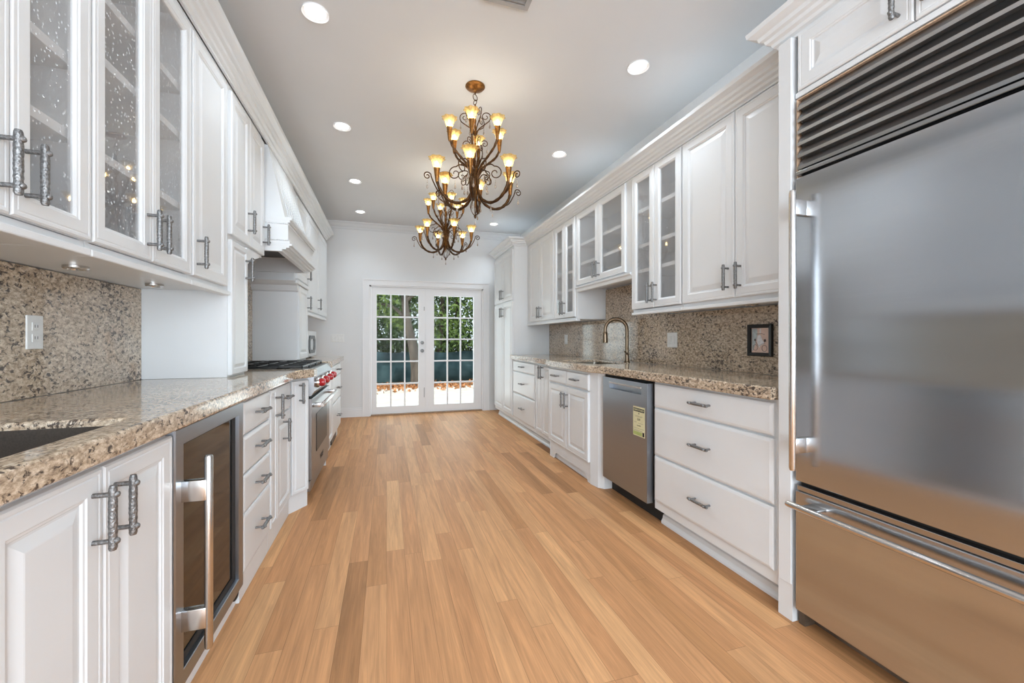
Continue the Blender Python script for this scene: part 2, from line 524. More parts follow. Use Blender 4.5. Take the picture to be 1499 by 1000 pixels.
def lathe(bm, prof, c=(0, 0, 0), seg=20, axis='Z', close=False, wob=None):
    """prof: (r, h) list around an axis."""
    rings = []
    for r, h in prof:
        ring = []
        for k in range(seg):
            a = 2 * PI * k / seg
            rr = r if wob is None else r * (1 + wob(a, r, h))
            x, y = rr * math.cos(a), rr * math.sin(a)
            if axis == 'Z': p = (x, y, h)
            elif axis == 'X': p = (h, x, y)
            else: p = (x, h, y)
            ring.append(bm.verts.new((p[0] + c[0], p[1] + c[1], p[2] + c[2])))
        rings.append(ring)
    for r0, r1 in zip(rings, rings[1:]):
        for i in range(seg):
            bm.faces.new((r0[i], r0[(i + 1) % seg], r1[(i + 1) % seg], r1[i]))
    if not close:
        bm.faces.new(rings[0]); bm.faces.new(rings[-1])

def catmull(pts, n=6):
    P = [Vector(p) for p in pts]
    out = []
    for i in range(len(P) - 1):
        p0 = P[i - 1] if i > 0 else P[i] * 2 - P[i + 1]
        p1, p2 = P[i], P[i + 1]
        p3 = P[i + 2] if i + 2 < len(P) else P[i + 1] * 2 - P[i]
        for k in range(n):
            t = k / n
            out.append(0.5 * ((2 * p1) + (-p0 + p2) * t + (2 * p0 - 5 * p1 + 4 * p2 - p3) * t * t + (-p0 + 3 * p1 - 3 * p2 + p3) * t ** 3))
    out.append(P[-1])
    return out

def tube(bm, pts, r, seg=8, closed=False):
    """r: number or list of radii. Parallel-transport frames."""
    P = [Vector(p) for p in pts]
    n = len(P)
    rad = r if isinstance(r, (list, tuple)) else [r] * n
    T = []
    for i in range(n):
        if closed:
            t = P[(i + 1) % n] - P[i - 1]
        else:
            t = P[min(i + 1, n - 1)] - P[max(i - 1, 0)]
        T.append(t.normalized())
    u = T[0].orthogonal().normalized()
    rings = []
    for i in range(n):
        u = (u - T[i] * u.dot(T[i]))
        if u.length < 1e-6:
            u = T[i].orthogonal()
        u.normalize()
        v = T[i].cross(u)
        rings.append([bm.verts.new(P[i] + (u * math.cos(2 * PI * k / seg) + v * math.sin(2 * PI * k / seg)) * rad[i]) for k in range(seg)])
    m = n if closed else n - 1
    for i in range(m):
        r0, r1 = rings[i], rings[(i + 1) % n]
        for k in range(seg):
            bm.faces.new((r0[k], r0[(k + 1) % seg], r1[(k + 1) % seg], r1[k]))
    if not closed:
        bm.faces.new(list(reversed(rings[0]))); bm.faces.new(rings[-1])

def sphere(bm, c, r, sc=(1, 1, 1), seg=12, rings=8):
    prof = [(max(1e-4, r * math.sin(PI * i / rings)), -r * math.cos(PI * i / rings)) for i in range(rings + 1)]
    n0 = len(bm.verts)
    lathe(bm, prof, (0, 0, 0), seg)
    bm.verts.ensure_lookup_table()
    for v in bm.verts[n0:]:
        v.co = Vector((v.co.x * sc[0] + c[0], v.co.y * sc[1] + c[1], v.co.z * sc[2] + c[2]))

ROOT = {}
def finish(bm, smooth=None):
    bmesh.ops.recalc_face_normals(bm, faces=bm.faces)
    if smooth is not None:
        for f in bm.faces:
            f.smooth = True
        for e in bm.edges:
            if len(e.link_faces) == 2 and e.calc_face_angle(0) > math.radians(smooth):
                e.smooth = False
            elif len(e.link_faces) != 2:
                e.smooth = False

def root_of(o):
    while o.parent is not None:
        o = o.parent
    return o

def thing(name, label, cat, loc=(0, 0, 0), group=None):
    o = bpy.data.objects.new(name, None)
    o.empty_display_size = 0.05
    o.location = loc
    o['label'] = label
    o['category'] = cat
    if group: o['group'] = group
    COL.objects.link(o)
    return o

def part(name, bm, mat, parent, smooth=None, label=None, local=False):
    """A mesh in world coordinates under a thing (or a part of one)."""
    finish(bm, smooth)
    if not local:
        off = root_of(parent).location
        bmesh.ops.translate(bm, verts=bm.verts, vec=-off)
    me = bpy.data.meshes.new(name)
    bm.to_mesh(me); bm.free()
    me.materials.append(mat)
    o = bpy.data.objects.new(name, me)
    o.parent = parent
    if label: o['label'] = label
    COL.objects.link(o)
    return o

def single(name, bm, mat, label=None, cat=None, group=None, kind=None, smooth=None, origin=True):
    finish(bm, smooth)
    off = Vector((0, 0, 0))
    if origin and kind != 'structure':
        xs = [v.co.x for v in bm.verts]; ys = [v.co.y for v in bm.verts]; zs = [v.co.z for v in bm.verts]
        off = Vector(((min(xs) + max(xs)) / 2, (min(ys) + max(ys)) / 2, min(zs)))
        bmesh.ops.translate(bm, verts=bm.verts, vec=-off)
    me = bpy.data.meshes.new(name)
    bm.to_mesh(me); bm.free()
    me.materials.append(mat)
    o = bpy.data.objects.new(name, me)
    o.location = off
    if label: o['label'] = label
    if cat: o['category'] = cat
    if group: o['group'] = group
    if kind: o['kind'] = kind
    COL.objects.link(o)
    return o

def struct(name, bm, mat, label=None, cat=None, smooth=None):
    return single(name, bm, mat, label, cat, kind='structure', smooth=smooth)

def text_part(name, body, size, mat, parent, loc, rot, depth=0.0004, align='CENTER'):
    cu = bpy.data.curves.new(name, 'FONT')
    cu.body = body; cu.size = size; cu.extrude = depth
    cu.align_x = align; cu.align_y = 'CENTER'
    tmp = bpy.data.objects.new('tmp_text', cu)
    COL.objects.link(tmp)
    dg = bpy.context.evaluated_depsgraph_get()
    me = bpy.data.meshes.new_from_object(tmp.evaluated_get(dg))
    bpy.data.objects.remove(tmp)
    bpy.data.curves.remove(cu)
    me.name = name
    me.materials.clear(); me.materials.append(mat)
    o = bpy.data.objects.new(name, me)
    o.parent = parent
    o.location = Vector(loc) - root_of(parent).location
    o.rotation_euler = rot
    COL.objects.link(o)
    return o

# ------------------------------------------------------------------ room shell
XL, XR = -1.20, 2.12          # faces of the long walls
YB, YF = 6.50, -3.30          # french-door wall, wall behind the camera
ZC = 2.88
bm = bmesh.new(); box(bm, XL - 0.1, XR + 0.1, YF - 0.1, YB + 0.06, -0.10, 0.0)
struct('floor', bm, M['floor'], 'natural oak strip floor running the length of the kitchen', 'floor')
bm = bmesh.new(); box(bm, XL - 0.1, XR + 0.1, YF - 0.1, YB + 0.1, ZC, ZC + 0.1)
struct('ceiling', bm, M['ceil'], 'flat white ceiling with recessed downlights', 'ceiling')
bm = bmesh.new(); box(bm, XL - 0.1, XL, YF, YB, 0, ZC)
struct('wall_left', bm, M['wall'], 'white wall behind the left run of cabinets', 'wall')
bm = bmesh.new(); box(bm, XR, XR + 0.1, YF, YB, 0, ZC)
struct('wall_right', bm, M['wall'], 'white wall behind the right run of cabinets', 'wall')
DX0, DX1, DZ = -0.245, 1.495, 1.965
bm = bmesh.new()
box(bm, XL - 0.1, DX0, YB, YB + 0.1, 0, ZC); box(bm, DX1, XR + 0.1, YB, YB + 0.1, 0, ZC); box(bm, DX0, DX1, YB, YB + 0.1, DZ, ZC)
struct('wall_back', bm, M['wall'], 'white end wall around the french doors', 'wall')
bm = bmesh.new()
box(bm, XL - 0.1, -1.05, YF - 0.1, YF, 0, ZC); box(bm, 1.95, XR + 0.1, YF - 0.1, YF, 0, ZC)
box(bm, -1.05, 1.95, YF - 0.1, YF, 2.7, ZC); box(bm, -1.05, 1.95, YF - 0.1, YF, 0, 0.4)
struct('wall_front', bm, M['wall'])
bm = bmesh.new()
for x in (-1.05, -0.07, 0.91, 1.89):
    box(bm, x, x + 0.06, YF - 0.08, YF - 0.02, 0.4, 2.7)
for z in (0.4, 1.5, 2.64):
    box(bm, -1.05, 1.95, YF - 0.075, YF - 0.025, z, z + 0.06)
struct('added_window', bm, M['trim'])  # unseen window frame, added together with the fill lamp in front of it

# ceiling moulding on the end wall
bm = bmesh.new()
prof = [(0, 0), (0.075, 0), (0.075, -0.012), (0.05, -0.03), (0.035, -0.055), (0.015, -0.075), (0.015, -0.10), (0, -0.10)]
sweep(bm, prof, lambda s, a, b: (s, YB - a, ZC + b), (XL, XR))
struct('trim_1', bm, M['ceil'], 'ceiling moulding along the end wall', 'moulding')
# casing round the french doors, with stepped inner edge
bm = bmesh.new()
for x0, x1 in ((-0.345, DX0), (DX1, 1.595)):
    box(bm, x0, x1, YB - 0.022, YB, 0, DZ + 0.09)
    inner = x1 if x1 == DX0 else x0
    s = -1 if inner == x1 else 1
    box(bm, inner, inner + s * 0.03, YB - 0.03, YB - 0.022, 0, DZ + 0.03)
    outer = x0 if inner == x1 else x1
    box(bm, outer, outer - s * 0.014, YB - 0.032, YB - 0.022, 0, DZ + 0.09)
box(bm, DX0, DX1, YB - 0.022, YB, DZ, DZ + 0.09)
box(bm, -0.345, 1.595, YB - 0.034, YB - 0.022, DZ + 0.076, DZ + 0.095)
# jamb lining
box(bm, DX0, DX0 + 0.02, YB, YB + 0.1, 0, DZ); box(bm, DX1 - 0.02, DX1, YB, YB + 0.1, 0, DZ); box(bm, DX0, DX1, YB, YB + 0.1, DZ - 0.02, DZ)
struct('trim_2', bm, M['trim'], 'white casing framing the french doors', 'door casing')
bm = bmesh.new()
box(bm, XL, -0.345, YB - 0.016, YB, 0, 0.11); box(bm, XL, -0.345, YB - 0.011, YB, 0.11, 0.135)
struct('baseboard_left', bm, M['trim'], 'baseboard on the end wall left of the doors', 'baseboard')
bm = bmesh.new()
box(bm, 1.595, XR, YB - 0.016, YB, 0, 0.11); box(bm, 1.595, XR, YB - 0.011, YB, 0.11, 0.135)
struct('baseboard_right', bm, M['trim'], 'baseboard on the end wall right of the doors', 'baseboard')
bm = bmesh.new(); box(bm, DX0 + 0.02, DX1 - 0.02, YB - 0.03, YB + 0.1, 0.0, 0.018, 0.004)
struct('trim_3', bm, M['threshold'], 'wooden threshold below the french doors', 'threshold')

# ------------------------------------------------------------------ french doors (two leaves)
def french_leaf(n, x0, x1, gx0, gx1, label):
    yA, yB_ = YB + 0.015, YB + 0.055
    z0, z1, g0, g1 = 0.02, 1.943, 0.13, 1.835
    bm = bmesh.new()
    box(bm, x0, gx0, yA, yB_, z0, z1); box(bm, gx1, x1, yA, yB_, z0, z1)
    box(bm, gx0, gx1, yA, yB_, z0, g0); box(bm, gx0, gx1, yA, yB_, g1, z1)
    d = struct('door_%d' % n, bm, M['trim'], label, 'door')
    bm = bmesh.new()
    for k in range(1, 3):
        x = gx0 + (gx1 - gx0) * k / 3
        box(bm, x - 0.011, x + 0.011, yA + 0.006, yB_ - 0.006, g0, g1, 0.003)
    for k in range(1, 5):
        z = g0 + (g1 - g0) * k / 5
        box(bm, gx0, gx1, yA + 0.007, yB_ - 0.007, z - 0.011, z + 0.011, 0.003)
    part('glazing_bars', bm, M['trim'], d)
    bm = bmesh.new(); box(bm, gx0, gx1, YB + 0.033, YB + 0.037, g0, g1)
    part('glass_pane', bm, M['pane'], d)
    return d
dl = french_leaf(1, -0.222, 0.585, -0.145, 0.472, 'left white french door leaf with fifteen panes and a knob')
dr = french_leaf(2, 0.588, 1.472, 0.712, 1.343, 'right white french door leaf with fifteen panes, no knob')
bm = bmesh.new()
for z, r in ((0.975, 0.027), (1.10, 0.025)):
    lathe(bm, [(r, 0), (r, -0.008), (r * 0.5, -0.012), (r * 0.45, -0.03), (r * 0.9, -0.036), (r, -0.05), (r * 0.7, -0.062), (0.002, -0.064)], (0.527, YB + 0.015, z), 16, axis='Y')
part('door_knob', bm, M['pewter'], dl, 40)
bm = bmesh.new()
box(bm, 0.580, 0.594, YB + 0.005, YB + 0.016, 0.02, 1.943)
part('astragal', bm, M['trim'], dl)
bm = bmesh.new()
box(bm, 0.556, 0.564, YB + 0.009, YB + 0.015, 0.25, 0.40); box(bm, 0.556, 0.564, YB + 0.009, YB + 0.015, 1.60, 1.66)
part('flush_bolt', bm, M['pewter'], dl)

# ------------------------------------------------------------------ cabinetry
def ring_panel(bm, X, s, y0, y1, z0, z1, prof, fill=True):
    """Nested rectangles: prof is (inset, depth outwards); s = +1 faces +X, -1 faces -X."""
    rings = []
    for ins, d in prof:
        x = X + s * d
        rings.append([bm.verts.new(p) for p in ((x, y0 + ins, z0 + ins), (x, y1 - ins, z0 + ins), (x, y1 - ins, z1 - ins), (x, y0 + ins, z1 - ins))])
    seq = list(zip(rings, rings[1:]))
    if not fill:
        seq.append((rings[-1], rings[0]))
    for a, b in seq:
        for i in range(4):
            bm.faces.new((a[i], a[(i + 1) % 4], b[(i + 1) % 4], b[i]))
    if fill:
        bm.faces.new(rings[0]); bm.faces.new(rings[-1])

RAISED = [(0, 0), (0, 0.016), (0.004, 0.020), (0.011, 0.020), (0.014, 0.0185), (0.017, 0.020), (0.050, 0.020), (0.053, 0.0175), (0.058, 0.0165), (0.061, 0.0125), (0.066, 0.0125), (0.088, 0.0185), (0.091, 0.0190)]
RAISED_S = [(0, 0), (0, 0.016), (0.004, 0.020), (0.030, 0.020), (0.033, 0.0165), (0.036, 0.0125), (0.040, 0.0125), (0.054, 0.0185), (0.056, 0.0190)]
RAISED_XS = [(0, 0), (0, 0.016), (0.003, 0.020), (0.020, 0.020), (0.022, 0.014), (0.025, 0.013), (0.034, 0.0180)]
GLAZED = [(0, 0), (0, 0.016), (0.004, 0.020), (0.011, 0.020), (0.014, 0.0185), (0.017, 0.020), (0.046, 0.020), (0.049, 0.0175), (0.053, 0.0165), (0.058, 0.012), (0.058, 0.0)]
SLAB = [(0, 0), (0, 0.012), (0.004, 0.0165), (0.010, 0.0185), (0.016, 0.0200)]

def handle_mesh(L=0.14):
    bm = bmesh.new()
    n = 26
    rnd = random.Random(3)
    pts = [(0.036, 0, -L / 2 + L * i / n) for i in range(n + 1)]
    rad = [0.0082 * (1 + rnd.uniform(-0.07, 0.07)) for _ in pts]
    rad[0] = rad[-1] = 0.006
    tube(bm, pts, rad, 8)
    for z in (-L * 0.36, L * 0.36):
        tube(bm, [(0, 0, z), (0.036, 0, z)], 0.0055, 8)
        sphere(bm, (0.0425, 0, z), 0.0072, seg=8, rings=6)
    finish(bm, 50)
    me = bpy.data.meshes.new('handle')
    bm.to_mesh(me); bm.free()
    me.materials.append(M['pewter'])
    return me
HM = handle_mesh()

def handle(parent, X, s, y, z, vertical=True):
    o = bpy.data.objects.new('handle', HM)
    o.parent = parent
    o.location = Vector((X + s * 0.019, y, z)) - root_of(parent).location
    o.rotation_euler = (0 if vertical else PI / 2, 0, 0 if s > 0 else PI)
    COL.objects.link(o)
    o['label'] = 'hammered pewter bar handle'
    return o

def door(root, X, s, y0, y1, z0, z1, hy=None, hz=None, glass=False, prof=None):
    """X: plane the door hangs on. hy, hz: handle place."""
    w = y1 - y0
    bm = bmesh.new()
    if glass:
        ring_panel(bm, X, s, y0, y1, z0, z1, GLAZED, False)
        d = part('glazed_door', bm, M['white'], root)
        bm = bmesh.new()
        box(bm, X + s * 0.006, X + s * 0.010, y0 + 0.056, y1 - 0.056, z0 + 0.056, z1 - 0.056)
        part('glass_pane', bm, M['seeded'], d, label='seeded grey glass pane')
    else:
        p = prof or (RAISED if w > 0.24 else (RAISED_S if w > 0.13 else RAISED_XS))
        ring_panel(bm, X, s, y0, y1, z0, z1, p)
        d = part('door', bm, M['white'], root)
    if hy is not None:
        handle(d, X, s, hy, hz)
    return d

def drawer(root, X, s, y0, y1, z0, z1, h=True):
    bm = bmesh.new()
    ring_panel(bm, X, s, y0, y1, z0, z1, SLAB)
    d = part('drawer', bm, M['white'], root)
    if h:
        handle(d, X, s, (y0 + y1) / 2, (z0 + z1) / 2 + 0.005, False)
    return d

G = 0.0015
def upper(name, label, side, y0, y1, z0, z1, xf, xb, glass, shelves=(), group=None):
    """Wall cabinet box. xf: plane of the face frame."""
    y0 += G; y1 -= G
    xb = xb + 0.003 * side
    t = thing(name, label, 'cabinet', ((xf + xb) / 2, (y0 + y1) / 2, z0), group)
    bm = bmesh.new()
    if not glass:
        box(bm, xf, xb, y0, y1, z0, z1)
    else:
        k = 0.018
        box(bm, xb, xb + side * 0.01, y0, y1, z0, z1)
        box(bm, xb + side * 0.01, xf, y0, y0 + k, z0, z1); box(bm, xb + side * 0.01, xf, y1 - k, y1, z0, z1)
        box(bm, xb + side * 0.01, xf, y0 + k, y1 - k, z0, z0 + k); box(bm, xb + side * 0.01, xf, y0 + k, y1 - k, z1 - k, z1)
    part('carcass', bm, M['white'], t)
    if glass:
        for z in shelves:
            bm = bmesh.new()
            box(bm, xb + side * 0.011, xf - side * 0.006, y0 + 0.019, y1 - 0.019, z - 0.013, z + 0.013)
            part('shelf', bm, M['white'], t)
    return t

LX = -0.81           # face frame plane of the left wall cabinets (doors 2 cm in front)
LB = XL
def lrail(t, y0, y1, z, x=LX):
    bm = bmesh.new()
    box(bm, x - 0.03, x + 0.018, y0 + G, y1 - G, z - 0.022, z - 0.001, 0.004)
    part('light_rail', bm, M['white'], t)

GRP_L = 'white wall cabinets on the left wall'
# ---- left wall cabinets
zb, zt = 1.405, 2.52
t = upper('wall_cabinet', 'white glass-door wall cabinet over the left counter sink, nearest the camera', 1, 0.66, 1.447, zb, zt, LX, LB, True, (1.70, 1.90, 2.19), GRP_L)
door(t, LX, 1, 0.925, 1.183, 1.425, 2.475, 1.150, 1.53, True)
door(t, LX, 1, 1.187, 1.443, 1.425, 2.475, 1.222, 1.53, True)
door(t, LX, 1, 0.665, 0.921, 1.425, 2.475, None, None, True)
lrail(t, 0.66, 1.447, zb)
t = upper('wall_cabinet', 'white glass-door wall cabinet on the left wall between the sink cabinet and a solid door', 1, 1.447, 2.062, zb, zt, LX, LB, True, (1.70, 1.99, 2.185), GRP_L)
door(t, LX, 1, 1.452, 1.752, 1.425, 2.475, 1.722, 1.53, True)
door(t, LX, 1, 1.756, 2.058, 1.425, 2.475, 1.788, 1.53, True)
lrail(t, 1.447, 2.062, zb)
t = upper('wall_cabinet', 'white single solid-door wall cabinet on the left, beside the tall counter cabinet', 1, 2.062, 2.515, zb, zt, LX, LB, False, (), GRP_L)
door(t, LX, 1, 2.075, 2.465, 1.425, 2.475, 2.11, 1.53)
lrail(t, 2.062, 2.515, zb)

# ---- tall cabinet standing on the left counter, before the hood
CT = 0.948           # counter top height
t = thing('counter_cabinet', 'tall white cabinet standing on the left counter, in front of the range hood', 'cabinet', (-1.0, 2.83, CT))
bm = bmesh.new(); box(bm, LX, LB + 0.003, 2.518, 2.798, CT + 0.001, 1.698); box(bm, LX, LB + 0.003, 2.518, 3.145, 1.699, zt)
part('carcass', bm, M['white'], t)
door(t, LX, 1, 2.532, 2.793, CT + 0.012, 1.685, 2.755, 1.56, prof=RAISED_S)
door(t, LX, 1, 2.532, 2.835, 1.715, 2.48, 2.795, 1.85)
door(t, LX, 1, 2.838, 3.140, 1.715, 2.48, 3.10, 1.85)
bm = bmesh.new()
sweep(bm, [(0, 0), (0.25, 0), (0.25, -0.015), (0.16, -0.04), (0.08, -0.05), (0.03, -0.09), (0, -0.10)], lambda s, a, b: (s, 2.80 + a, 1.698 + b), (LB + 0.003, LX + 0.012))
part('corbel_moulding', bm, M['white'], t)

# ---- range hood
t = thing('range_hood', 'white wooden mantel range hood above the steel range', 'range hood', (-0.95, 3.67, 1.76))
bm = bmesh.new()
hy0, hy1 = 3.16, 4.165
xb_ = LB + 0.003
# chimney: front leans out as it comes down
def frustum(bm, lo, hi):
    a = [bm.verts.new(p) for p in lo]; b = [bm.verts.new(p) for p in hi]
    bm.faces.new(list(reversed(a))); bm.faces.new(b)
    for i in range(4):
        bm.faces.new((a[i], a[(i + 1) % 4], b[(i + 1) % 4], b[i]))
z0_, z1_ = 1.995, 2.52
frustum(bm, [(xb_, hy0, z0_), (-0.675, hy0 + 0.02, z0_), (-0.675, hy1 - 0.02, z0_), (xb_, hy1, z0_)],
        [(xb_, hy0 + 0.0, z1_), (-0.80, hy0 + 0.10, z1_), (-0.80, hy1 - 0.10, z1_), (xb_, hy1, z1_)])
part('chimney_cover', bm, M['white'], t)
bm = bmesh.new()
# front panel lines on the chimney
for k in range(9):
    y = hy0 + 0.16 + k * 0.085
    p0 = Vector((-0.6765, y, 2.03)); p1 = Vector((-0.795, y, 2.48))
    tube(bm, [p0, p1], 0.004, 6)
part('fluting', bm, M['white'], t, 40)
def mantel_ring(bm, out, zlo, zhi, side=0.0):
    inn = min(out - 0.03, -0.715)
    box(bm, inn, out, hy0, hy1, zlo, zhi)
    box(bm, xb_, inn, hy0, hy0 + 0.03, zlo, zhi); box(bm, xb_, inn, hy1 - 0.03, hy1, zlo, zhi)
bm = bmesh.new()
for out, zl, zh in ((-0.628, 1.975, 1.994), (-0.640, 1.958, 1.9745), (-0.652, 1.83, 1.9575), (-0.642, 1.812, 1.8295), (-0.628, 1.798, 1.8115), (-0.645, 1.783, 1.7975), (-0.665, 1.772, 1.7825), (-0.690, 1.758, 1.7715)):
    mantel_ring(bm, out, zl, zh)
part('mantel', bm, M['white'], t)
for z, xo in ((1.948, -0.650), (1.836, -0.650)):
    bm = bmesh.new()
    for k in range(84):
        sphere(bm, (xo, hy0 + 0.008 + k * 0.01185, z), 0.0055, seg=6, rings=4)
    for k in range(14):
        sphere(bm, (xo - 0.006 - k * 0.011, hy0 - 0.001, z), 0.0055, seg=6, rings=4)
    part('rope_bead', bm, M['white'], t, 60)
bm = bmesh.new(); box(bm, xb_ + 0.001, -0.716, hy0 + 0.031, hy1 - 0.031, 1.885, 1.905)
part('filter_panel', bm, M['black'], t)

# ---- tower beyond the hood
t = thing('counter_cabinet', 'tall white cabinet standing on the left counter, behind the range beside the microwave', 'cabinet', (-1.0, 4.47, CT))
bm = bmesh.new(); box(bm, LX, LB + 0.003, 4.30, 4.745, CT + 0.001, 1.698); box(bm, LX, LB + 0.003, 4.17, 4.745, 1.699, zt)
part('carcass', bm, M['white'], t)
door(t, LX, 1, 4.315, 4.735, CT + 0.012, 1.66, 4.70, 1.53)
door(t, LX, 1, 4.225, 4.735, 1.72, 2.48, 4.70, 1.83)
bm = bmesh.new()
sweep(bm, [(0, 0), (-0.16, 0), (-0.16, -0.012), (-0.11, -0.035), (-0.06, -0.045), (-0.03, -0.09), (0, -0.10)], lambda s, a, b: (s, 4.299 + a, 1.698 + b), (LB + 0.003, LX + 0.012))
part('corbel_moulding', bm, M['white'], t)
bm = bmesh.new(); box(bm, LX, LX + 0.03, 4.17, 4.745, 1.665, 1.70, 0.006)
part('rail', bm, M['white'], t)
t = upper('wall_cabinet', 'white solid-door wall cabinet at the far left end, above the microwave', 1, 4.745, 6.18, 1.44, zt, LX, LB, False, (), GRP_L)
door(t, LX, 1, 4.76, 5.44, 1.455, 2.48, 5.38, 1.57)
door(t, LX, 1, 5.45, 6.17, 1.455, 2.48)
bm = bmesh.new(); box(bm, LX - 0.04, LX + 0.02, 4.747, 6.178, 1.405, 1.439, 0.006)
part('light_rail', bm, M['white'], t)

# ---- crown along the left cabinets
CROWN = [(0, 0), (0.012, 0), (0.012, 0.012), (0.024, 0.020), (0.028, 0.034), (0.042, 0.042), (0.046, 0.058), (0.060, 0.064), (0.064, 0.082), (0.080, 0.090), (0.092, 0.098), (0.096, 0.120), (0, 0.120)]
bm = bmesh.new()
sweep(bm, CROWN, lambda s, a, b: (LX + 0.005 + a, s + (a if s > 5 else 0), 2.521 + b), (0.66, 6.18))
box(bm, LB + 0.002, LX + 0.02, 0.66, 6.18, 2.6, 2.64)
single('crown_moulding', bm, M['white'], 'stepped white crown moulding along the top of the left cabinets', 'crown moulding')

# ---- left base cabinets
BX = -0.62
def base_body(bm, y0, y1, xf, xb, z0=0.0, z1=0.892):
    box(bm, xf, xb, y0 + G, y1 - G, z0, z1)
LWB = XL + 0.003
t = thing('base_cabinet', 'white two-door base cabinet under the left counter sink', 'cabinet', (-0.9, 0.9, 0))
# open box so that the sink bowl hangs inside
bm = bmesh.new()
y0, y1 = 0.25 + G, 1.445 - G
box(bm, BX, LWB, y0, y0 + 0.018, 0, 0.892); box(bm, BX, LWB, y1 - 0.018, y1, 0, 0.892)
box(bm, LWB, LWB + 0.01, y0 + 0.018, y1 - 0.018, 0, 0.892); box(bm, BX, BX - 0.009, y0 + 0.018, y1 - 0.018, 0, 0.892)
box(bm, BX - 0.009, LWB + 0.01, y0 + 0.018, y1 - 0.018, 0.08, 0.1)
part('carcass', bm, M['white'], t)
door(t, BX, 1, 0.838, 1.132, 0.105, 0.868, 1.098, 0.765)
door(t, BX, 1, 1.137, 1.441, 0.105, 0.868, 1.172, 0.765)
door(t, BX, 1, 0.538, 0.833, 0.105, 0.868)
door(t, BX, 1, 0.258, 0.533, 0.105, 0.868)
bm = bmesh.new(); box(bm, BX - 0.002, BX + 0.004, y0, y1, 0, 0.09)
part('plinth', bm, M['white'], t)

t = thing('base_cabinet', 'white four-drawer base cabinet between the wine cooler and narrow pull-out', 'cabinet', (-0.9, 2.29, 0))
bm = bmesh.new(); base_body(bm, 2.055, 2.505, BX, LWB)
part('carcass', bm, M['white'], t)
for a, b in ((0.725, 0.872), (0.552, 0.719), (0.378, 0.546), (0.12, 0.372)):
    drawer(t, BX, 1, 2.07, 2.495, a, b)
bm = bmesh.new(); box(bm, BX - 0.002, BX + 0.004, 2.057, 2.503, 0, 0.10)
part('plinth', bm, M['white'], t)

t = thing('base_cabinet', 'white base cabinet with pull-out, drawer and angled end beside the near side of the range', 'cabinet', (-0.85, 2.82, 0))
bm = bmesh.new()
prism(bm, [(LWB, 2.506), (BX, 2.506), (BX, 3.0), (-0.527, 3.135), (LWB, 3.135)], 0, 0.892)
part('carcass', bm, M['white'], t)
door(t, BX, 1, 2.512, 2.632, 0.12, 0.872, 2.61, 0.77)
drawer(t, BX, 1, 2.64, 2.985, 0.71, 0.872)
door(t, BX, 1, 2.64, 2.985, 0.12, 0.70, 2.78, 0.60)
# angled pull-out front
bm = bmesh.new()
p0, p1 = Vector((-0.612, 3.003, 0)), Vector((-0.520, 3.130, 0))
dv = (p1 - p0); nv = Vector((dv.y, -dv.x, 0)).normalized()
rings = []
for ins, d in RAISED_XS:
    i = ins / dv.length
    a, b = p0 + dv * (0.06 + i), p0 + dv * (0.94 - i)
    off = nv * d * 0.7
    rings.append([bm.verts.new(v) for v in (a + off + Vector((0, 0, 0.12 + ins)), b + off + Vector((0, 0, 0.12 + ins)), b + off + Vector((0, 0, 0.872 - ins)), a + off + Vector((0, 0, 0.872 - ins)))])
for r0, r1 in zip(rings, rings[1:]):
    for i in range(4):
        bm.faces.new((r0[i], r0[(i + 1) % 4], r1[(i + 1) % 4], r1[i]))
bm.faces.new(rings[0]); bm.faces.new(rings[-1])
d = part('door', bm, M['white'], t)
h = bpy.data.objects.new('handle', HM); h.parent = d
pm = p0 + dv * 0.45 + nv * 0.012
h.location = Vector((pm.x, pm.y, 0.79)) - t.location
h.rotation_euler = (0, 0, math.atan2(nv.y, nv.x)); COL.objects.link(h)
bm = bmesh.new(); box(bm, BX - 0.002, BX + 0.004, 2.508, 3.0, 0, 0.10)
part('plinth', bm, M['white'], t)

# far left base, after the range
FX = -0.555
t = thing('base_cabinet', 'white three-drawer base cabinet at the far left beyond the range', 'cabinet', (-0.85, 4.77, 0))
bm = bmesh.new()
prism(bm, [(LWB, 4.075), (-0.53, 4.075), (FX, 4.17), (FX, 5.40), (LWB, 5.40)], 0.1, 0.892)
prism(bm, [(LWB, 4.075), (-0.53, 4.075), (-0.56, 4.17), (LWB, 4.17)], 0.0, 0.0995)
part('carcass', bm, M['white'], t)
bm = bmesh.new(); box(bm, LWB, FX - 0.02, 4.18, 5.40, 0, 0.099)
part('plinth', bm, M['white'], t)
for a, b in ((0.745, 0.872), (0.47, 0.737), (0.13, 0.462)):
    drawer(t, FX, 1, 4.62, 5.385, a, b)
door(t, FX, 1, 4.19, 4.61, 0.13, 0.872)
bm = bmesh.new(); box(bm, FX - 0.02, FX - 0.008, 4.75, 5.15, 0.02, 0.085)
part('toe_vent', bm, M['black'], t)

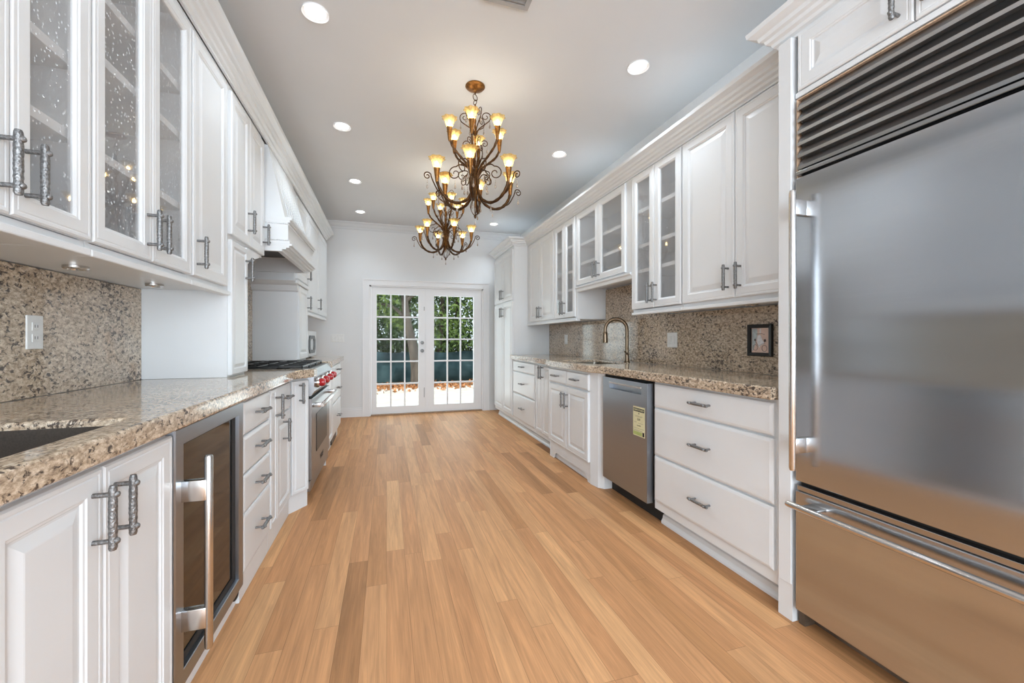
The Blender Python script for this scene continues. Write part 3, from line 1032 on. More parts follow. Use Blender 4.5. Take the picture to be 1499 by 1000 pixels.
# ------------------------------------------------------------------ counters and backsplashes
def slab(name, outer, hole, z0, z1, label, cat='countertop', bev=0.010):
    bm = bmesh.new()
    def loop(pts):
        vs = [bm.verts.new((p[0], p[1], z0)) for p in pts]
        return [bm.edges.new((vs[i], vs[(i + 1) % len(vs)])) for i in range(len(vs))]
    es = loop(outer)
    if hole:
        es += loop(hole)
    r = bmesh.ops.triangle_fill(bm, edges=es, use_beauty=True, normal=(0, 0, 1))
    fs = [f for f in r['geom'] if isinstance(f, bmesh.types.BMFace)]
    ex = bmesh.ops.extrude_face_region(bm, geom=fs)
    up = [v for v in ex['geom'] if isinstance(v, bmesh.types.BMVert)]
    bmesh.ops.translate(bm, verts=up, vec=(0, 0, z1 - z0))
    bmesh.ops.recalc_face_normals(bm, faces=bm.faces)
    rim = [e for e in bm.edges if len(e.link_faces) == 2 and e.calc_face_angle(0) > 1.2 and abs(e.verts[0].co.z - e.verts[1].co.z) < 1e-5]
    bmesh.ops.bevel(bm, geom=rim, offset=bev, segments=3, profile=0.6, affect='EDGES')
    return single(name, bm, M['granite'], label, cat)

def rrect(x0, x1, y0, y1, r, n=5):
    out = []
    for cx, cy, a0 in ((x1 - r, y1 - r, 0), (x0 + r, y1 - r, PI / 2), (x0 + r, y0 + r, PI), (x1 - r, y0 + r, 1.5 * PI)):
        for k in range(n + 1):
            a = a0 + PI / 2 * k / n
            out.append((cx + r * math.cos(a), cy + r * math.sin(a)))
    return out

CB = 0.893
LS = (-1.03, -0.634, 0.62, 1.300)
slab('countertop', [(-1.178, 0.25), (-0.562, 0.25), (-0.562, 2.93), (-0.475, 3.075), (-0.465, 3.14), (-1.178, 3.14)], rrect(*LS, 0.022), CB, CT,
     'speckled tan granite counter along the left wall, with a dark sink cut into it')
slab('countertop', [(-1.178, 4.065), (-0.475, 4.065), (-0.475, 4.15), (-0.50, 4.24), (-0.50, 5.38), (-0.53, 5.43), (-1.178, 5.43)], None, CB, CT,
     'short granite counter at the far left, carrying the microwave')
RSK = (1.60, 1.985, 3.0, 3.62)
slab('countertop', [(2.098, 1.333), (1.548, 1.333), (1.548, 2.72), (1.497, 2.90), (1.497, 3.76), (1.548, 3.87), (1.548, 5.146), (2.098, 5.146)], rrect(*RSK, 0.056), CB, CT,
     'speckled tan granite counter along the right wall, with the faucet standing on it')
def backsplash(x0, x1, y0, y1, z1, label, extra=None):
    bm = bmesh.new(); box(bm, x0, x1, y0, y1, CT + 0.0005 if extra is None else extra, z1)
    return single('backsplash', bm, M['granite'], label, 'backsplash')
backsplash(XL + 0.001, -1.18, 0.25, 2.516, 1.402, 'granite backsplash behind the left sink, under the glass-door cabinets')
backsplash(XL + 0.001, -1.18, 2.80, 4.298, 1.697, 'narrow strip of warm granite backsplash behind the range', 0.9485)
backsplash(2.10, XR - 0.001, 1.333, 5.146, 1.345, 'long granite backsplash on the right wall behind the faucet')
bm = bmesh.new(); box(bm, 2.10, XR - 0.001, 2.71, 3.655, 1.3455, 1.645)
single('backsplash', bm, M['granite'], 'raised granite backsplash panel below the higher cabinet over the faucet', 'backsplash')

def sink(bounds, depth, mat, label, rad=0.055):
    x0, x1, y0, y1 = bounds
    x0 += 0.004; x1 -= 0.004; y0 += 0.004; y1 -= 0.004
    t = thing('sink', label, 'sink', ((x0 + x1) / 2, (y0 + y1) / 2, CB - depth))
    bm = bmesh.new()
    top = rrect(x0, x1, y0, y1, rad); bot = rrect(x0 + 0.015, x1 - 0.015, y0 + 0.015, y1 - 0.015, rad)
    o_top = rrect(x0 - 0.0025, x1 + 0.0025, y0 - 0.0025, y1 + 0.0025, rad); o_bot = rrect(x0 - 0.001, x1 + 0.001, y0 - 0.001, y1 + 0.001, rad)
    zt_, zb_ = CT - 0.018, CB - depth
    R = [[bm.verts.new((p[0], p[1], z)) for p in pl] for pl, z in ((bot, zb_ + 0.012), (top, zt_), (o_top, zt_), (o_bot, zb_))]
    n = len(top)
    for a, b in zip(R, R[1:]):
        for i in range(n):
            bm.faces.new((a[i], a[(i + 1) % n], b[(i + 1) % n], b[i]))
    bm.faces.new(R[0]); bm.faces.new(R[-1])
    part('bowl', bm, mat, t, 50)
    bm = bmesh.new(); lathe(bm, [(0.045, 0), (0.045, 0.004), (0.03, 0.005), (0.028, 0.001), (0.004, 0.001)], ((x0 + x1) / 2, (y0 + y1) / 2, zb_ + 0.012), 20)
    part('drain', bm, M['chrome'], t, 40)
sink(LS, 0.20, M['sinkdark'], 'dark brown undermount sink in the left granite counter', 0.02)
sink(RSK, 0.20, M['sinksteel'], 'undermount sink in the right granite counter in front of the faucet')

# ------------------------------------------------------------------ right base cabinets
RX = 1.60
RWB = XR - 0.003
t = thing('base_cabinet', 'white wide three-drawer base cabinet between the dishwasher and refrigerator', 'cabinet', (1.86, 1.76, 0))
bm = bmesh.new(); base_body(bm, 1.333, 2.185, RX, RWB, 0.101)
part('carcass', bm, M['white'], t)
for a, b in ((0.735, 0.878), (0.441, 0.724), (0.158, 0.430)):
    drawer(t, RX, -1, 1.352, 2.168, a, b)
bm = bmesh.new()
box(bm, 1.668, RWB, 1.335, 2.183, 0, 0.10)
sweep(bm, [(0, 0), (-0.022, 0), (-0.022, 0.012), (-0.012, 0.03), (-0.008, 0.05), (0, 0.055)], lambda s, a, b: (1.667 + a, s, b), (1.335, 2.183))
part('plinth', bm, M['white'], t)

# sink base with angled corner posts
t = thing('base_cabinet', 'white bumped-out base cabinet with angled corner posts below the right sink', 'cabinet', (1.83, 3.3, 0))
bm = bmesh.new()
SX = 1.55
# angled corner posts and their returns
prism(bm, [(1.625, 2.803), (1.600, 2.805), (1.567, 2.845), (1.552, 2.925), (SX, 2.938), (1.60, 2.938)], 0.0, 0.892)
prism(bm, [(SX, 3.775), (1.60, 3.84), (1.63, 3.84), (1.63, 3.775)], 0.0, 0.892)
# open box behind
box(bm, 1.626, RWB, 2.803, 2.82, 0, 0.892); box(bm, 1.631, RWB, 3.82, 3.84, 0, 0.892)
box(bm, SX, SX + 0.018, 2.9385, 3.7745, 0.165, 0.892)
box(bm, SX + 0.02, RWB, 2.94, 3.77, 0.13, 0.15)
part('carcass', bm, M['white'], t)
drawer(t, SX, -1, 2.945, 3.353, 0.742, 0.868); drawer(t, SX, -1, 3.36, 3.768, 0.742, 0.868)
door(t, SX, -1, 2.945, 3.353, 0.17, 0.728, 3.32, 0.61)
door(t, SX, -1, 3.36, 3.768, 0.17, 0.728, 3.393, 0.61)
bm = bmesh.new()
# valance with an arched cut-out and feet
pts = [(2.939, 0.0), (2.99, 0.0), (3.01, 0.035), (3.05, 0.06), (3.64, 0.06), (3.68, 0.035), (3.70, 0.0), (3.7745, 0.0), (3.7745, 0.164), (2.939, 0.164)]
a = [bm.verts.new((SX + 0.004, y, z)) for y, z in pts]; b = [bm.verts.new((SX + 0.018, y, z)) for y, z in pts]
bm.faces.new(a); bm.faces.new(list(reversed(b)))
for i in range(len(pts)):
    bm.faces.new((a[i], a[(i + 1) % len(pts)], b[(i + 1) % len(pts)], b[i]))
box(bm, SX + 0.028, SX + 0.04, 2.94, 3.77, 0, 0.12)
part('plinth', bm, M['white'], t)

t = thing('base_cabinet', 'white base cabinet with a narrow door pair, between the right sink and drawers', 'cabinet', (1.86, 4.07, 0))
bm = bmesh.new(); base_body(bm, 3.843, 4.29, RX, RWB, 0.101); part('carcass', bm, M['white'], t)
door(t, RX, -1, 3.86, 4.065, 0.15, 0.865, 4.04, 0.80, prof=RAISED_S)
door(t, RX, -1, 4.07, 4.275, 0.15, 0.865, 4.095, 0.80, prof=RAISED_S)
def rplinth(t, y0, y1):
    bm = bmesh.new()
    box(bm, 1.668, RWB, y0, y1, 0, 0.10)
    sweep(bm, [(0, 0), (-0.022, 0), (-0.022, 0.012), (-0.012, 0.03), (-0.008, 0.05), (0, 0.055)], lambda s, a, b: (1.667 + a, s, b), (y0, y1))
    part('plinth', bm, M['white'], t)
rplinth(t, 3.845, 4.288)
t = thing('base_cabinet', 'white three-drawer base cabinet beside the tall pantry cabinet', 'cabinet', (1.86, 4.72, 0))
bm = bmesh.new(); base_body(bm, 4.29, 5.146, RX, RWB, 0.101); part('carcass', bm, M['white'], t)
for a, b in ((0.748, 0.872), (0.468, 0.738), (0.15, 0.458)):
    drawer(t, RX, -1, 4.305, 5.13, a, b)
rplinth(t, 4.292, 5.144)
t = thing('pantry_cabinet', 'tall white four-door pantry cabinet standing on the floor near the french doors', 'cabinet', (1.86, 5.6, 0))
bm = bmesh.new(); box(bm, RX, RWB, 5.15, 6.10, 0.101, 2.38); part('carcass', bm, M['white'], t)
door(t, RX, -1, 5.165, 5.622, 0.15, 1.655, 5.585, 1.53)
door(t, RX, -1, 5.628, 6.085, 0.15, 1.655, 5.665, 1.53)
door(t, RX, -1, 5.165, 5.622, 1.675, 2.345, 5.585, 1.78)
door(t, RX, -1, 5.628, 6.085, 1.675, 2.345, 5.665, 1.78)
rplinth(t, 5.152, 6.098)

# ------------------------------------------------------------------ right wall cabinets
UX = 1.794
GRP_R = 'white wall cabinets on the right wall'
def rrail(t, y0, y1, z, big=False):
    bm = bmesh.new()
    if big:
        sweep(bm, [(0, 0), (-0.03, 0), (-0.03, -0.012), (-0.018, -0.022), (-0.01, -0.045), (0.02, -0.05), (0.02, 0)], lambda s, a, b: (UX + a, s, z + b), (y0 + G, y1 - G))
    else:
        box(bm, UX - 0.018, UX + 0.03, y0 + G, y1 - G, z - 0.020, z - 0.001, 0.004)
    part('light_rail', bm, M['white'], t)
uz, ut = 1.352, 2.38
t = upper('wall_cabinet', 'white solid two-door wall cabinet on the right, next to the refrigerator panel', -1, 1.335, 2.16, uz, ut, UX, XR, False, (), GRP_R)
door(t, UX, -1, 1.345, 1.742, 1.375, 2.37, 1.705, 1.485); door(t, UX, -1, 1.747, 2.150, 1.375, 2.37, 1.785, 1.485)
rrail(t, 1.335, 2.16, uz)
t = upper('wall_cabinet', 'white glass two-door wall cabinet on the right, between the solid pair and the raised pair', -1, 2.16, 2.71, uz, ut, UX, XR, True, (1.655, 1.84, 2.10), GRP_R)
door(t, UX, -1, 2.165, 2.434, 1.375, 2.37, 2.405, 1.475, True); door(t, UX, -1, 2.438, 2.705, 1.375, 2.37, 2.467, 1.475, True)
rrail(t, 2.16, 2.71, uz)
t = upper('wall_cabinet', 'short white glass two-door wall cabinet hung higher above the right sink', -1, 2.71, 3.66, 1.66, ut, UX, XR, True, (1.88, 2.065), GRP_R)
door(t, UX, -1, 2.80, 3.226, 1.675, 2.37, 3.195, 1.765, True); door(t, UX, -1, 3.230, 3.655, 1.675, 2.37, 3.262, 1.765, True)
rrail(t, 2.71, 3.66, 1.66, True)
bm = bmesh.new(); box(bm, UX - 0.004, UX + 0.012, 2.7125, 2.797, 1.661, 2.379); part('filler_strip', bm, M['white'], t)
t = upper('wall_cabinet', 'narrow white glass two-door wall cabinet on the right, beyond the raised pair', -1, 3.66, 4.22, uz, ut, UX, XR, True, (1.655, 1.84, 2.10), GRP_R)
door(t, UX, -1, 3.69, 3.945, 1.375, 2.37, 3.915, 1.475, True); door(t, UX, -1, 3.950, 4.21, 1.375, 2.37, 3.98, 1.475, True)
rrail(t, 3.66, 4.22, uz)
bm = bmesh.new(); box(bm, UX - 0.004, UX + 0.012, 3.662, 3.688, 1.353, 2.379); part('filler_strip', bm, M['white'], t)
t = upper('wall_cabinet', 'white solid two-door wall cabinet on the right, beside the tall pantry', -1, 4.22, 5.146, uz, ut, UX, XR, False, (), GRP_R)
door(t, UX, -1, 4.23, 4.63, 1.375, 2.37, 4.598, 1.475); door(t, UX, -1, 4.635, 5.03, 1.375, 2.37, 4.667, 1.475)
rrail(t, 4.22, 5.146, uz)

# crown on the right: wall cabinets, pantry step and refrigerator cabinet
RCR = [(-a, b * 0.86) for a, b in CROWN]
bm = bmesh.new()
sweep(bm, RCR, lambda s, a, b: (UX + 0.003 + a, s, 2.381 + b), (1.334, 5.146))
box(bm, UX - 0.01, XR - 0.002, 1.334, 5.146, 2.45, 2.483)
single('crown_moulding', bm, M['white'], 'stepped white crown moulding along the right wall cabinets', 'crown moulding')
def path_crown(bm, pts):
    """pts: (x, y, ox, oy): a profile point stands at (x + ox*a, y + oy*a)."""
    rings = [[bm.verts.new((x + ox * -a, y + oy * -a, 2.381 + b)) for a, b in RCR] for x, y, ox, oy in pts]
    n = len(RCR)
    for r0, r1 in zip(rings, rings[1:]):
        for i in range(n):
            bm.faces.new((r0[i], r0[(i + 1) % n], r1[(i + 1) % n], r1[i]))
    bm.faces.new(rings[0]); bm.faces.new(rings[-1])
bm = bmesh.new()
path_crown(bm, [(1.79, 5.153, 0, -1), (RX - 0.0, 5.153, -1, -1), (RX, 6.09, -1, 1), (2.11, 6.09, 0, 1)])
box(bm, RX - 0.005, XR - 0.002, 5.155, 6.08, 2.45, 2.483)
single('crown_moulding', bm, M['white'], 'stepped white crown moulding capping the tall pantry cabinet', 'crown moulding')
bm = bmesh.new()
path_crown(bm, [(1.605, 0.02, -1, 0), (1.605, 1.330, -1, 1), (1.79, 1.330, 0, 1)])
box(bm, 1.60, XR - 0.002, 0.02, 1.325, 2.45, 2.483)
single('crown_moulding', bm, M['white'], 'stepped white crown moulding above the refrigerator', 'crown moulding')

# ------------------------------------------------------------------ refrigerator, its panel and the cabinet above
bm = bmesh.new()
box(bm, 1.580, RWB, 1.262, 1.325, 0.0, 2.380)
box(bm, 1.572, 1.580, 1.262, 1.318, 0.152, 2.380, 0.002)
single('end_panel', bm, M['white'], 'tall white end panel standing between the drawers and refrigerator', 'panel')
FY0, FY1 = 0.03, 1.255
t = thing('wall_cabinet', 'white cabinet above the refrigerator with raised panel doors', 'cabinet', (1.86, 0.64, 2.125), GRP_R)
bm = bmesh.new(); box(bm, RX, RWB, FY0, FY1, 2.126, 2.380); part('carcass', bm, M['white'], t)
bm = bmesh.new(); box(bm, RX - 0.012, RX, FY0, FY1, 2.126, 2.146); part('rail', bm, M['white'], t)
door(t, RX, -1, 0.862, 1.242, 2.150, 2.376, 0.90, 2.245)
door(t, RX, -1, 0.478, 0.858, 2.150, 2.376, 0.82, 2.245)
door(t, RX, -1, 0.094, 0.474, 2.150, 2.376)

t = thing('refrigerator', 'large built-in stainless steel refrigerator with louvred top grille and bottom freezer drawer', 'refrigerator', (1.85, 0.64, 0))
bm = bmesh.new(); box(bm, 1.612, RWB, FY0, FY1 - 0.006, 0.065, 2.12); part('body', bm, M['rubber'], t)
bm = bmesh.new(); box(bm, 1.572, 1.610, FY0, 1.243, 0.585, 1.795, 0.003)
dd = part('door', bm, M['steel'], t)
bm = bmesh.new()
hx = 1.512
tube(bm, [(hx, 1.208, 0.64), (hx, 1.208, 0.65), (hx, 1.208, 1.72), (hx, 1.208, 1.73)], [0.010, 0.0125, 0.0125, 0.010], 14)
for z in (0.735, 1.665):
    box(bm, hx, 1.574, 1.196, 1.220, z - 0.03, z + 0.03, 0.004)
part('handle', bm, M['bar'], dd, 40)
bm = bmesh.new(); box(bm, 1.572, 1.610, FY0, 1.243, 0.068, 0.545, 0.003)
dw = part('freezer_drawer', bm, M['steel'], t)
bm = bmesh.new(); box(bm, 1.580, 1.612, FY0, 1.243, 0.546, 0.566, 0.002)
part('drawer_lip', bm, M['blade'], dw)
bm = bmesh.new()
hz = 0.502
tube(bm, [(1.515, 0.10, hz), (1.515, 0.11, hz), (1.515, 1.225, hz), (1.515, 1.235, hz)], [0.010, 0.0125, 0.0125, 0.010], 14)
for y in (0.20, 1.15):
    box(bm, 1.515, 1.574, y - 0.03, y + 0.03, hz - 0.012, hz + 0.012, 0.004)
part('handle', bm, M['bar'], dw, 40)
# louvred grille
bm = bmesh.new()
nb = 6
for k in range(nb):
    z = 1.828 + k * 0.0475
    a = [(1.573, z), (1.573, z + 0.013), (1.605, z + 0.013), (1.605, z)]
    v0 = [bm.verts.new((x, FY0 + 0.004, zz)) for x, zz in a]; v1 = [bm.verts.new((x, 1.236, zz)) for x, zz in a]
    for i in range(4):
        bm.faces.new((v0[i], v0[(i + 1) % 4], v1[(i + 1) % 4], v1[i]))
    bm.faces.new(v0); bm.faces.new(v1)
part('grille_louvres', bm, M['blade'], t)
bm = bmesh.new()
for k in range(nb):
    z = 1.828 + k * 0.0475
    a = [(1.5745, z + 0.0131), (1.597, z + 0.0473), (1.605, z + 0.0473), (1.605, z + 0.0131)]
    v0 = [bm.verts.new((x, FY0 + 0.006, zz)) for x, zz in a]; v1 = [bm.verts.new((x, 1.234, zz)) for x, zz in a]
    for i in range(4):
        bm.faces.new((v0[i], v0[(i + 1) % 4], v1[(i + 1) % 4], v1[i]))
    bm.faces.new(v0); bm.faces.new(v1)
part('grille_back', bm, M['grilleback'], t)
bm = bmesh.new()
box(bm, 1.571, 1.611, FY0, 1.243, 1.806, 1.822, 0.003)
part('grille_frame', bm, M['blade'], t)
bm = bmesh.new(); box(bm, 1.585, 1.611, 1.2445, 1.2485, 1.80, 2.118); box(bm, 1.585, 1.611, FY0, 1.2445, 2.1135, 2.118)
part('filler_edge', bm, M['rawwood'], t)
bm = bmesh.new(); box(bm, 1.655, 1.68, FY0, 1.225, 0.0, 0.066); box(bm, 1.60, 1.68, 1.2255, 1.250, 0.0, 0.064)
part('kick_plate', bm, M['brownkick'], t)

# ------------------------------------------------------------------ dishwasher
t = thing('dishwasher', 'stainless steel dishwasher under the right counter with a yellow energy label', 'dishwasher', (1.85, 2.49, 0))
bm = bmesh.new(); box(bm, 1.605, RWB, 2.192, 2.797, 0.10, 0.888); part('body', bm, M['rubber'], t)
bm = bmesh.new()
# door with a pocket handle recess: frame pieces around a slot
x0, x1, xm = 1.558, 1.602, 1.590
ya, yb, za, zb2 = 2.206, 2.752, 0.122, 0.872
py0, py1, pz0, pz1 = 2.268, 2.662, 0.795, 0.838
box(bm, x0, x1, ya, yb, za, pz0); box(bm, x0, x1, ya, yb, pz1, zb2)
box(bm, x0, x1, ya, py0, pz0, pz1); box(bm, x0, x1, py1, yb, pz0, pz1)
box(bm, xm, x1, py0, py1, pz0, pz1)
bmesh.ops.remove_doubles(bm, verts=bm.verts, dist=0.0004)
dwd = part('door', bm, M['steel_dw'], t)
bm = bmesh.new(); box(bm, x0 - 0.003, x0 + 0.012, py0, py1, pz1 - 0.006, pz1 + 0.007, 0.002)
part('pocket_handle', bm, M['bar'], dwd)
bm = bmesh.new(); box(bm, 1.662, 1.68, 2.19, 2.797, 0.0, 0.10)
part('kick_plate', bm, M['rubber'], t)
lab = None
bm = bmesh.new(); box(bm, 1.5572, 1.558, 2.228, 2.356, 0.524, 0.714)
lab = part('energy_label', bm, M['label'], dwd, label='yellow energy label')
rz = (PI / 2, 0, -PI / 2)
bm = bmesh.new(); box(bm, 1.5566, 1.5572, 2.234, 2.350, 0.682, 0.704)
box(bm, 1.5566, 1.5572, 2.234, 2.252, 0.530, 0.556)
lb2 = dwd
part('label_print', bm, M['ink'], dwd)
text_part('label_header', 'ENERGYGUIDE', 0.0165, M['label'], dwd, (1.5562, 2.292, 0.693), rz)
bm = bmesh.new()
sphere(bm, (1.5570, 2.292, 0.671), 0.006, (0.1, 1, 1), 8, 6)
for z, a, b in ((0.654, 2.25, 2.34), (0.648, 2.26, 2.33), (0.612, 2.315, 2.345), (0.608, 2.24, 2.30), (0.574, 2.235, 2.35), (0.562, 2.255, 2.35), (0.556, 2.255, 2.35)):
    box(bm, 1.5568, 1.5572, a, b, z - 0.0008, z + 0.0008)
part('label_lines', bm, M['grayink'], dwd)
text_part('label_number', '$30', 0.02, M['grayink'], dwd, (1.5566, 2.292, 0.632), rz)
text_part('label_number', '270 kWh', 0.011, M['grayink'], dwd, (1.5566, 2.292, 0.592), rz)
bm = bmesh.new(); box(bm, 1.5568, 1.5572, 2.258, 2.352, 0.530, 0.552)
part('label_band', bm, M['greenink'], dwd)

# ------------------------------------------------------------------ wine cooler
t = thing('wine_cooler', 'under-counter wine cooler with smoked glass door and long steel bar handle', 'wine cooler', (-0.88, 1.75, 0))
yc0, yc1 = 1.447, 2.053
bm = bmesh.new()
k = 0.02
xf_, xb2 = -0.6385, LWB
box(bm, xb2, xb2 + k, yc0, yc1, 0.09, 0.885); box(bm, xb2 + k, xf_, yc0, yc0 + k, 0.09, 0.885); box(bm, xb2 + k, xf_, yc1 - k, yc1, 0.09, 0.885)
box(bm, xb2 + k, xf_, yc0 + k, yc1 - k, 0.09, 0.11); box(bm, xb2 + k, xf_, yc0 + k, yc1 - k, 0.865, 0.885)
part('cabinet', bm, M['rubber'], t)
for z in (0.24, 0.36, 0.48, 0.60, 0.72):
    bm = bmesh.new(); box(bm, -1.15, -0.66, yc0 + 0.025, yc1 - 0.025, z, z + 0.016)
    part('rack', bm, M['rawwood'], t)
bm = bmesh.new()
prof = [(0, 0), (0, 0.036), (0.004, 0.040), (0.052, 0.040), (0.054, 0.038), (0.054, 0.0)]
ring_panel(bm, -0.637, 1, yc0 + 0.0005, yc1 - 0.003, 0.082, 0.882, prof, False)
d = part('door', bm, M['steel_dw'], t)
bm = bmesh.new(); box(bm, -0.623, -0.615, yc0 + 0.055, yc1 - 0.055, 0.137, 0.827)
part('glass_pane', bm, M['darkglass'], d)
bm = bmesh.new()
bx0, bx1 = -0.6145, -0.611
box(bm, bx0, bx1, yc0 + 0.055, yc0 + 0.061, 0.137, 0.827); box(bm, bx0, bx1, yc1 - 0.090, yc1 - 0.055, 0.137, 0.827)
box(bm, bx0, bx1, yc0 + 0.061, yc1 - 0.090, 0.137, 0.162); box(bm, bx0, bx1, yc0 + 0.061, yc1 - 0.090, 0.820, 0.827)
part('black_border', bm, M['rubber'], d)
bm = bmesh.new()
tube(bm, [(-0.530, 1.497, 0.19), (-0.530, 1.497, 0.195), (-0.530, 1.497, 0.785), (-0.530, 1.497, 0.79)], [0.009, 0.0115, 0.0115, 0.009], 14)
for z in (0.29, 0.685):
    box(bm, -0.600, -0.533, 1.484, 1.510, z - 0.032, z + 0.032, 0.003)
part('handle', bm, M['bar'], d, 40)
bm = bmesh.new(); box(bm, -0.66, -0.628, yc0, yc1, 0.0, 0.078)
part('plinth', bm, M['white'], t)
bm = bmesh.new(); sphere(bm, (-0.620, yc1 - 0.03, 0.055), 0.03, (0.35, 1.0, 0.7), 10, 6)
part('levelling_foot', bm, M['rubber'], t, 50)

# ------------------------------------------------------------------ range
t = thing('range', 'stainless steel gas range with red knobs on the left wall under the hood', 'range', (-0.85, 3.6, 0))
ry0, ry1 = 3.145, 4.06
bm = bmesh.new(); box(bm, -1.17, -0.555, ry0, ry1, 0.10, 0.925); part('body', bm, M['steel_range'], t)
bm = bmesh.new()
pr = [(-0.554, 0.755), (-0.505, 0.755), (-0.485, 0.785), (-0.487, 0.90), (-0.51, 0.935), (-0.554, 0.935)]
a = [bm.verts.new((x, ry0, z)) for x, z in pr]; b = [bm.verts.new((x, ry1, z)) for x, z in pr]
for i in range(len(pr)):
    bm.faces.new((a[i], a[(i + 1) % 6], b[(i + 1) % 6], b[i]))
bm.faces.new(a); bm.faces.new(b)
part('control_panel', bm, M['steel_range'], t)
for i in range(4):
    y = ry0 + 0.105 + i * 0.225
    bm = bmesh.new(); lathe(bm, [(0.036, 0), (0.038, 0.006), (0.034, 0.022), (0.030, 0.024)], (-0.486, y, 0.84), 18, axis='X')
    kb = part('knob', bm, M['chrome'], t, 40)
    bm = bmesh.new(); lathe(bm, [(0.027, 0.0245), (0.029, 0.030), (0.026, 0.054), (0.020, 0.058)], (-0.486, y, 0.84), 18, axis='X')
    box(bm, -0.431, -0.424, y - 0.005, y + 0.005, 0.822, 0.858, 0.002)
    part('knob_grip', bm, M['red'], kb, 40, label='red knob grip')
bm = bmesh.new(); box(bm, -0.554, -0.50, ry0 + 0.004, ry1 - 0.004, 0.165, 0.735, 0.004)
od = part('oven_door', bm, M['steel_range'], t)
bm = bmesh.new(); box(bm, -0.4995, -0.496, ry0 + 0.19, ry1 - 0.19, 0.32, 0.60, 0.001)
part('oven_window', bm, M['black'], od)
bm = bmesh.new()
tube(bm, [(-0.437, ry0 + 0.03, 0.685), (-0.437, ry0 + 0.035, 0.685), (-0.437, ry1 - 0.035, 0.685), (-0.437, ry1 - 0.03, 0.685)], [0.013, 0.0155, 0.0155, 0.013], 14)
for y in (ry0 + 0.055, ry1 - 0.055):
    box(bm, -0.502, -0.437, y - 0.018, y + 0.018, 0.670, 0.700, 0.004)
part('handle', bm, M['bar'], od, 40)
text_part('maker_badge', 'WOLF', 0.055, M['ink'], od, (-0.4985, 3.60, 0.225), (PI / 2, 0, PI / 2))
bm = bmesh.new(); box(bm, -0.57, -0.51, ry0 + 0.006, ry1 - 0.006, 0.085, 0.158, 0.003); part('kick_panel', bm, M['steel_range'], t)
for y in (ry0 + 0.05, ry1 - 0.05):
    for x in (-0.58, -1.08):
        bm = bmesh.new(); lathe(bm, [(0.014, 0), (0.02, 0.003), (0.02, 0.02), (0.014, 0.024), (0.014, 0.0995)], (x, y, 0.0), 12)
        part('leg', bm, M['chrome'], t, 40)
bm = bmesh.new(); box(bm, -1.17, -0.53, ry0 + 0.002, ry1 - 0.002, 0.926, 0.938, 0.002); part('cooktop', bm, M['black'], t)
for i in range(3):
    bm = bmesh.new()
    g0, g1 = ry0 + 0.02 + i * 0.295, ry0 + 0.02 + (i + 1) * 0.295 - 0.01
    for y in (g0, g1 - 0.012):
        box(bm, -1.12, -0.56, y, y + 0.012, 0.952, 0.966, 0.003)
    for x in (-1.12, -0.85, -0.572):
        box(bm, x, x + 0.012, g0, g1, 0.952, 0.966, 0.003)
    for x in (-0.985, -0.712):
        box(bm, x - 0.10, x + 0.10, (g0 + g1) / 2 - 0.006, (g0 + g1) / 2 + 0.006, 0.952, 0.966, 0.003)
        box(bm, x - 0.006, x + 0.006, g0, g1, 0.952, 0.966, 0.003)
    for x in (-1.12, -0.572):
        for y in (g0, g1 - 0.012):
            box(bm, x, x + 0.012, y, y + 0.012, 0.9385, 0.952)
    part('burner_grate', bm, M['black'], t)
    for x in (-0.985, -0.712):
        bm = bmesh.new(); lathe(bm, [(0.045, 0), (0.045, 0.006), (0.03, 0.010), (0.004, 0.011)], (x, (g0 + g1) / 2, 0.9385), 18)
        part('burner_cap', bm, M['black'], t, 40)

# ------------------------------------------------------------------ microwave
t = thing('microwave', 'small silver microwave with black window frame on the far left counter', 'microwave', (-0.98, 5.05, CT))
bm = bmesh.new(); box(bm, -1.15, -0.825, 4.765, 5.36, CT + 0.012, 1.245, 0.004); part('body', bm, M['black'], t)
bm = bmesh.new(); box(bm, -0.8245, -0.803, 4.778, 5.36, CT + 0.014, 1.243, 0.003); d = part('door', bm, M['mwface'], t)
bm = bmesh.new()
cy, cz, wy, wz, ch = 5.06, 1.095, 0.20, 0.098, 0.05
def octo(wy, wz, ch):
    return [(cy - wy + ch, cz - wz), (cy + wy - ch, cz - wz), (cy + wy, cz - wz + ch), (cy + wy, cz + wz - ch), (cy + wy - ch, cz + wz), (cy - wy + ch, cz + wz), (cy - wy, cz + wz - ch), (cy - wy, cz - wz + ch)]
o1, o2 = octo(wy, wz, ch), octo(wy - 0.085, wz - 0.038, ch * 0.6)
A = [[bm.verts.new((x, y, z)) for y, z in o] for o, x in ((o1, -0.8025), (o1, -0.796), (o2, -0.796), (o2, -0.8025))]
for a, b in zip(A, A[1:] + A[:1]):
    for i in range(8):
        bm.faces.new((a[i], a[(i + 1) % 8], b[(i + 1) % 8], b[i]))
part('window_frame', bm, M['black'], d)
for x in (-1.1, -0.86):
    for y in (4.82, 5.3):
        bm = bmesh.new(); lathe(bm, [(0.012, 0.001), (0.012, 0.0115)], (x, y, CT), 10)
        part('foot', bm, M['black'], t)

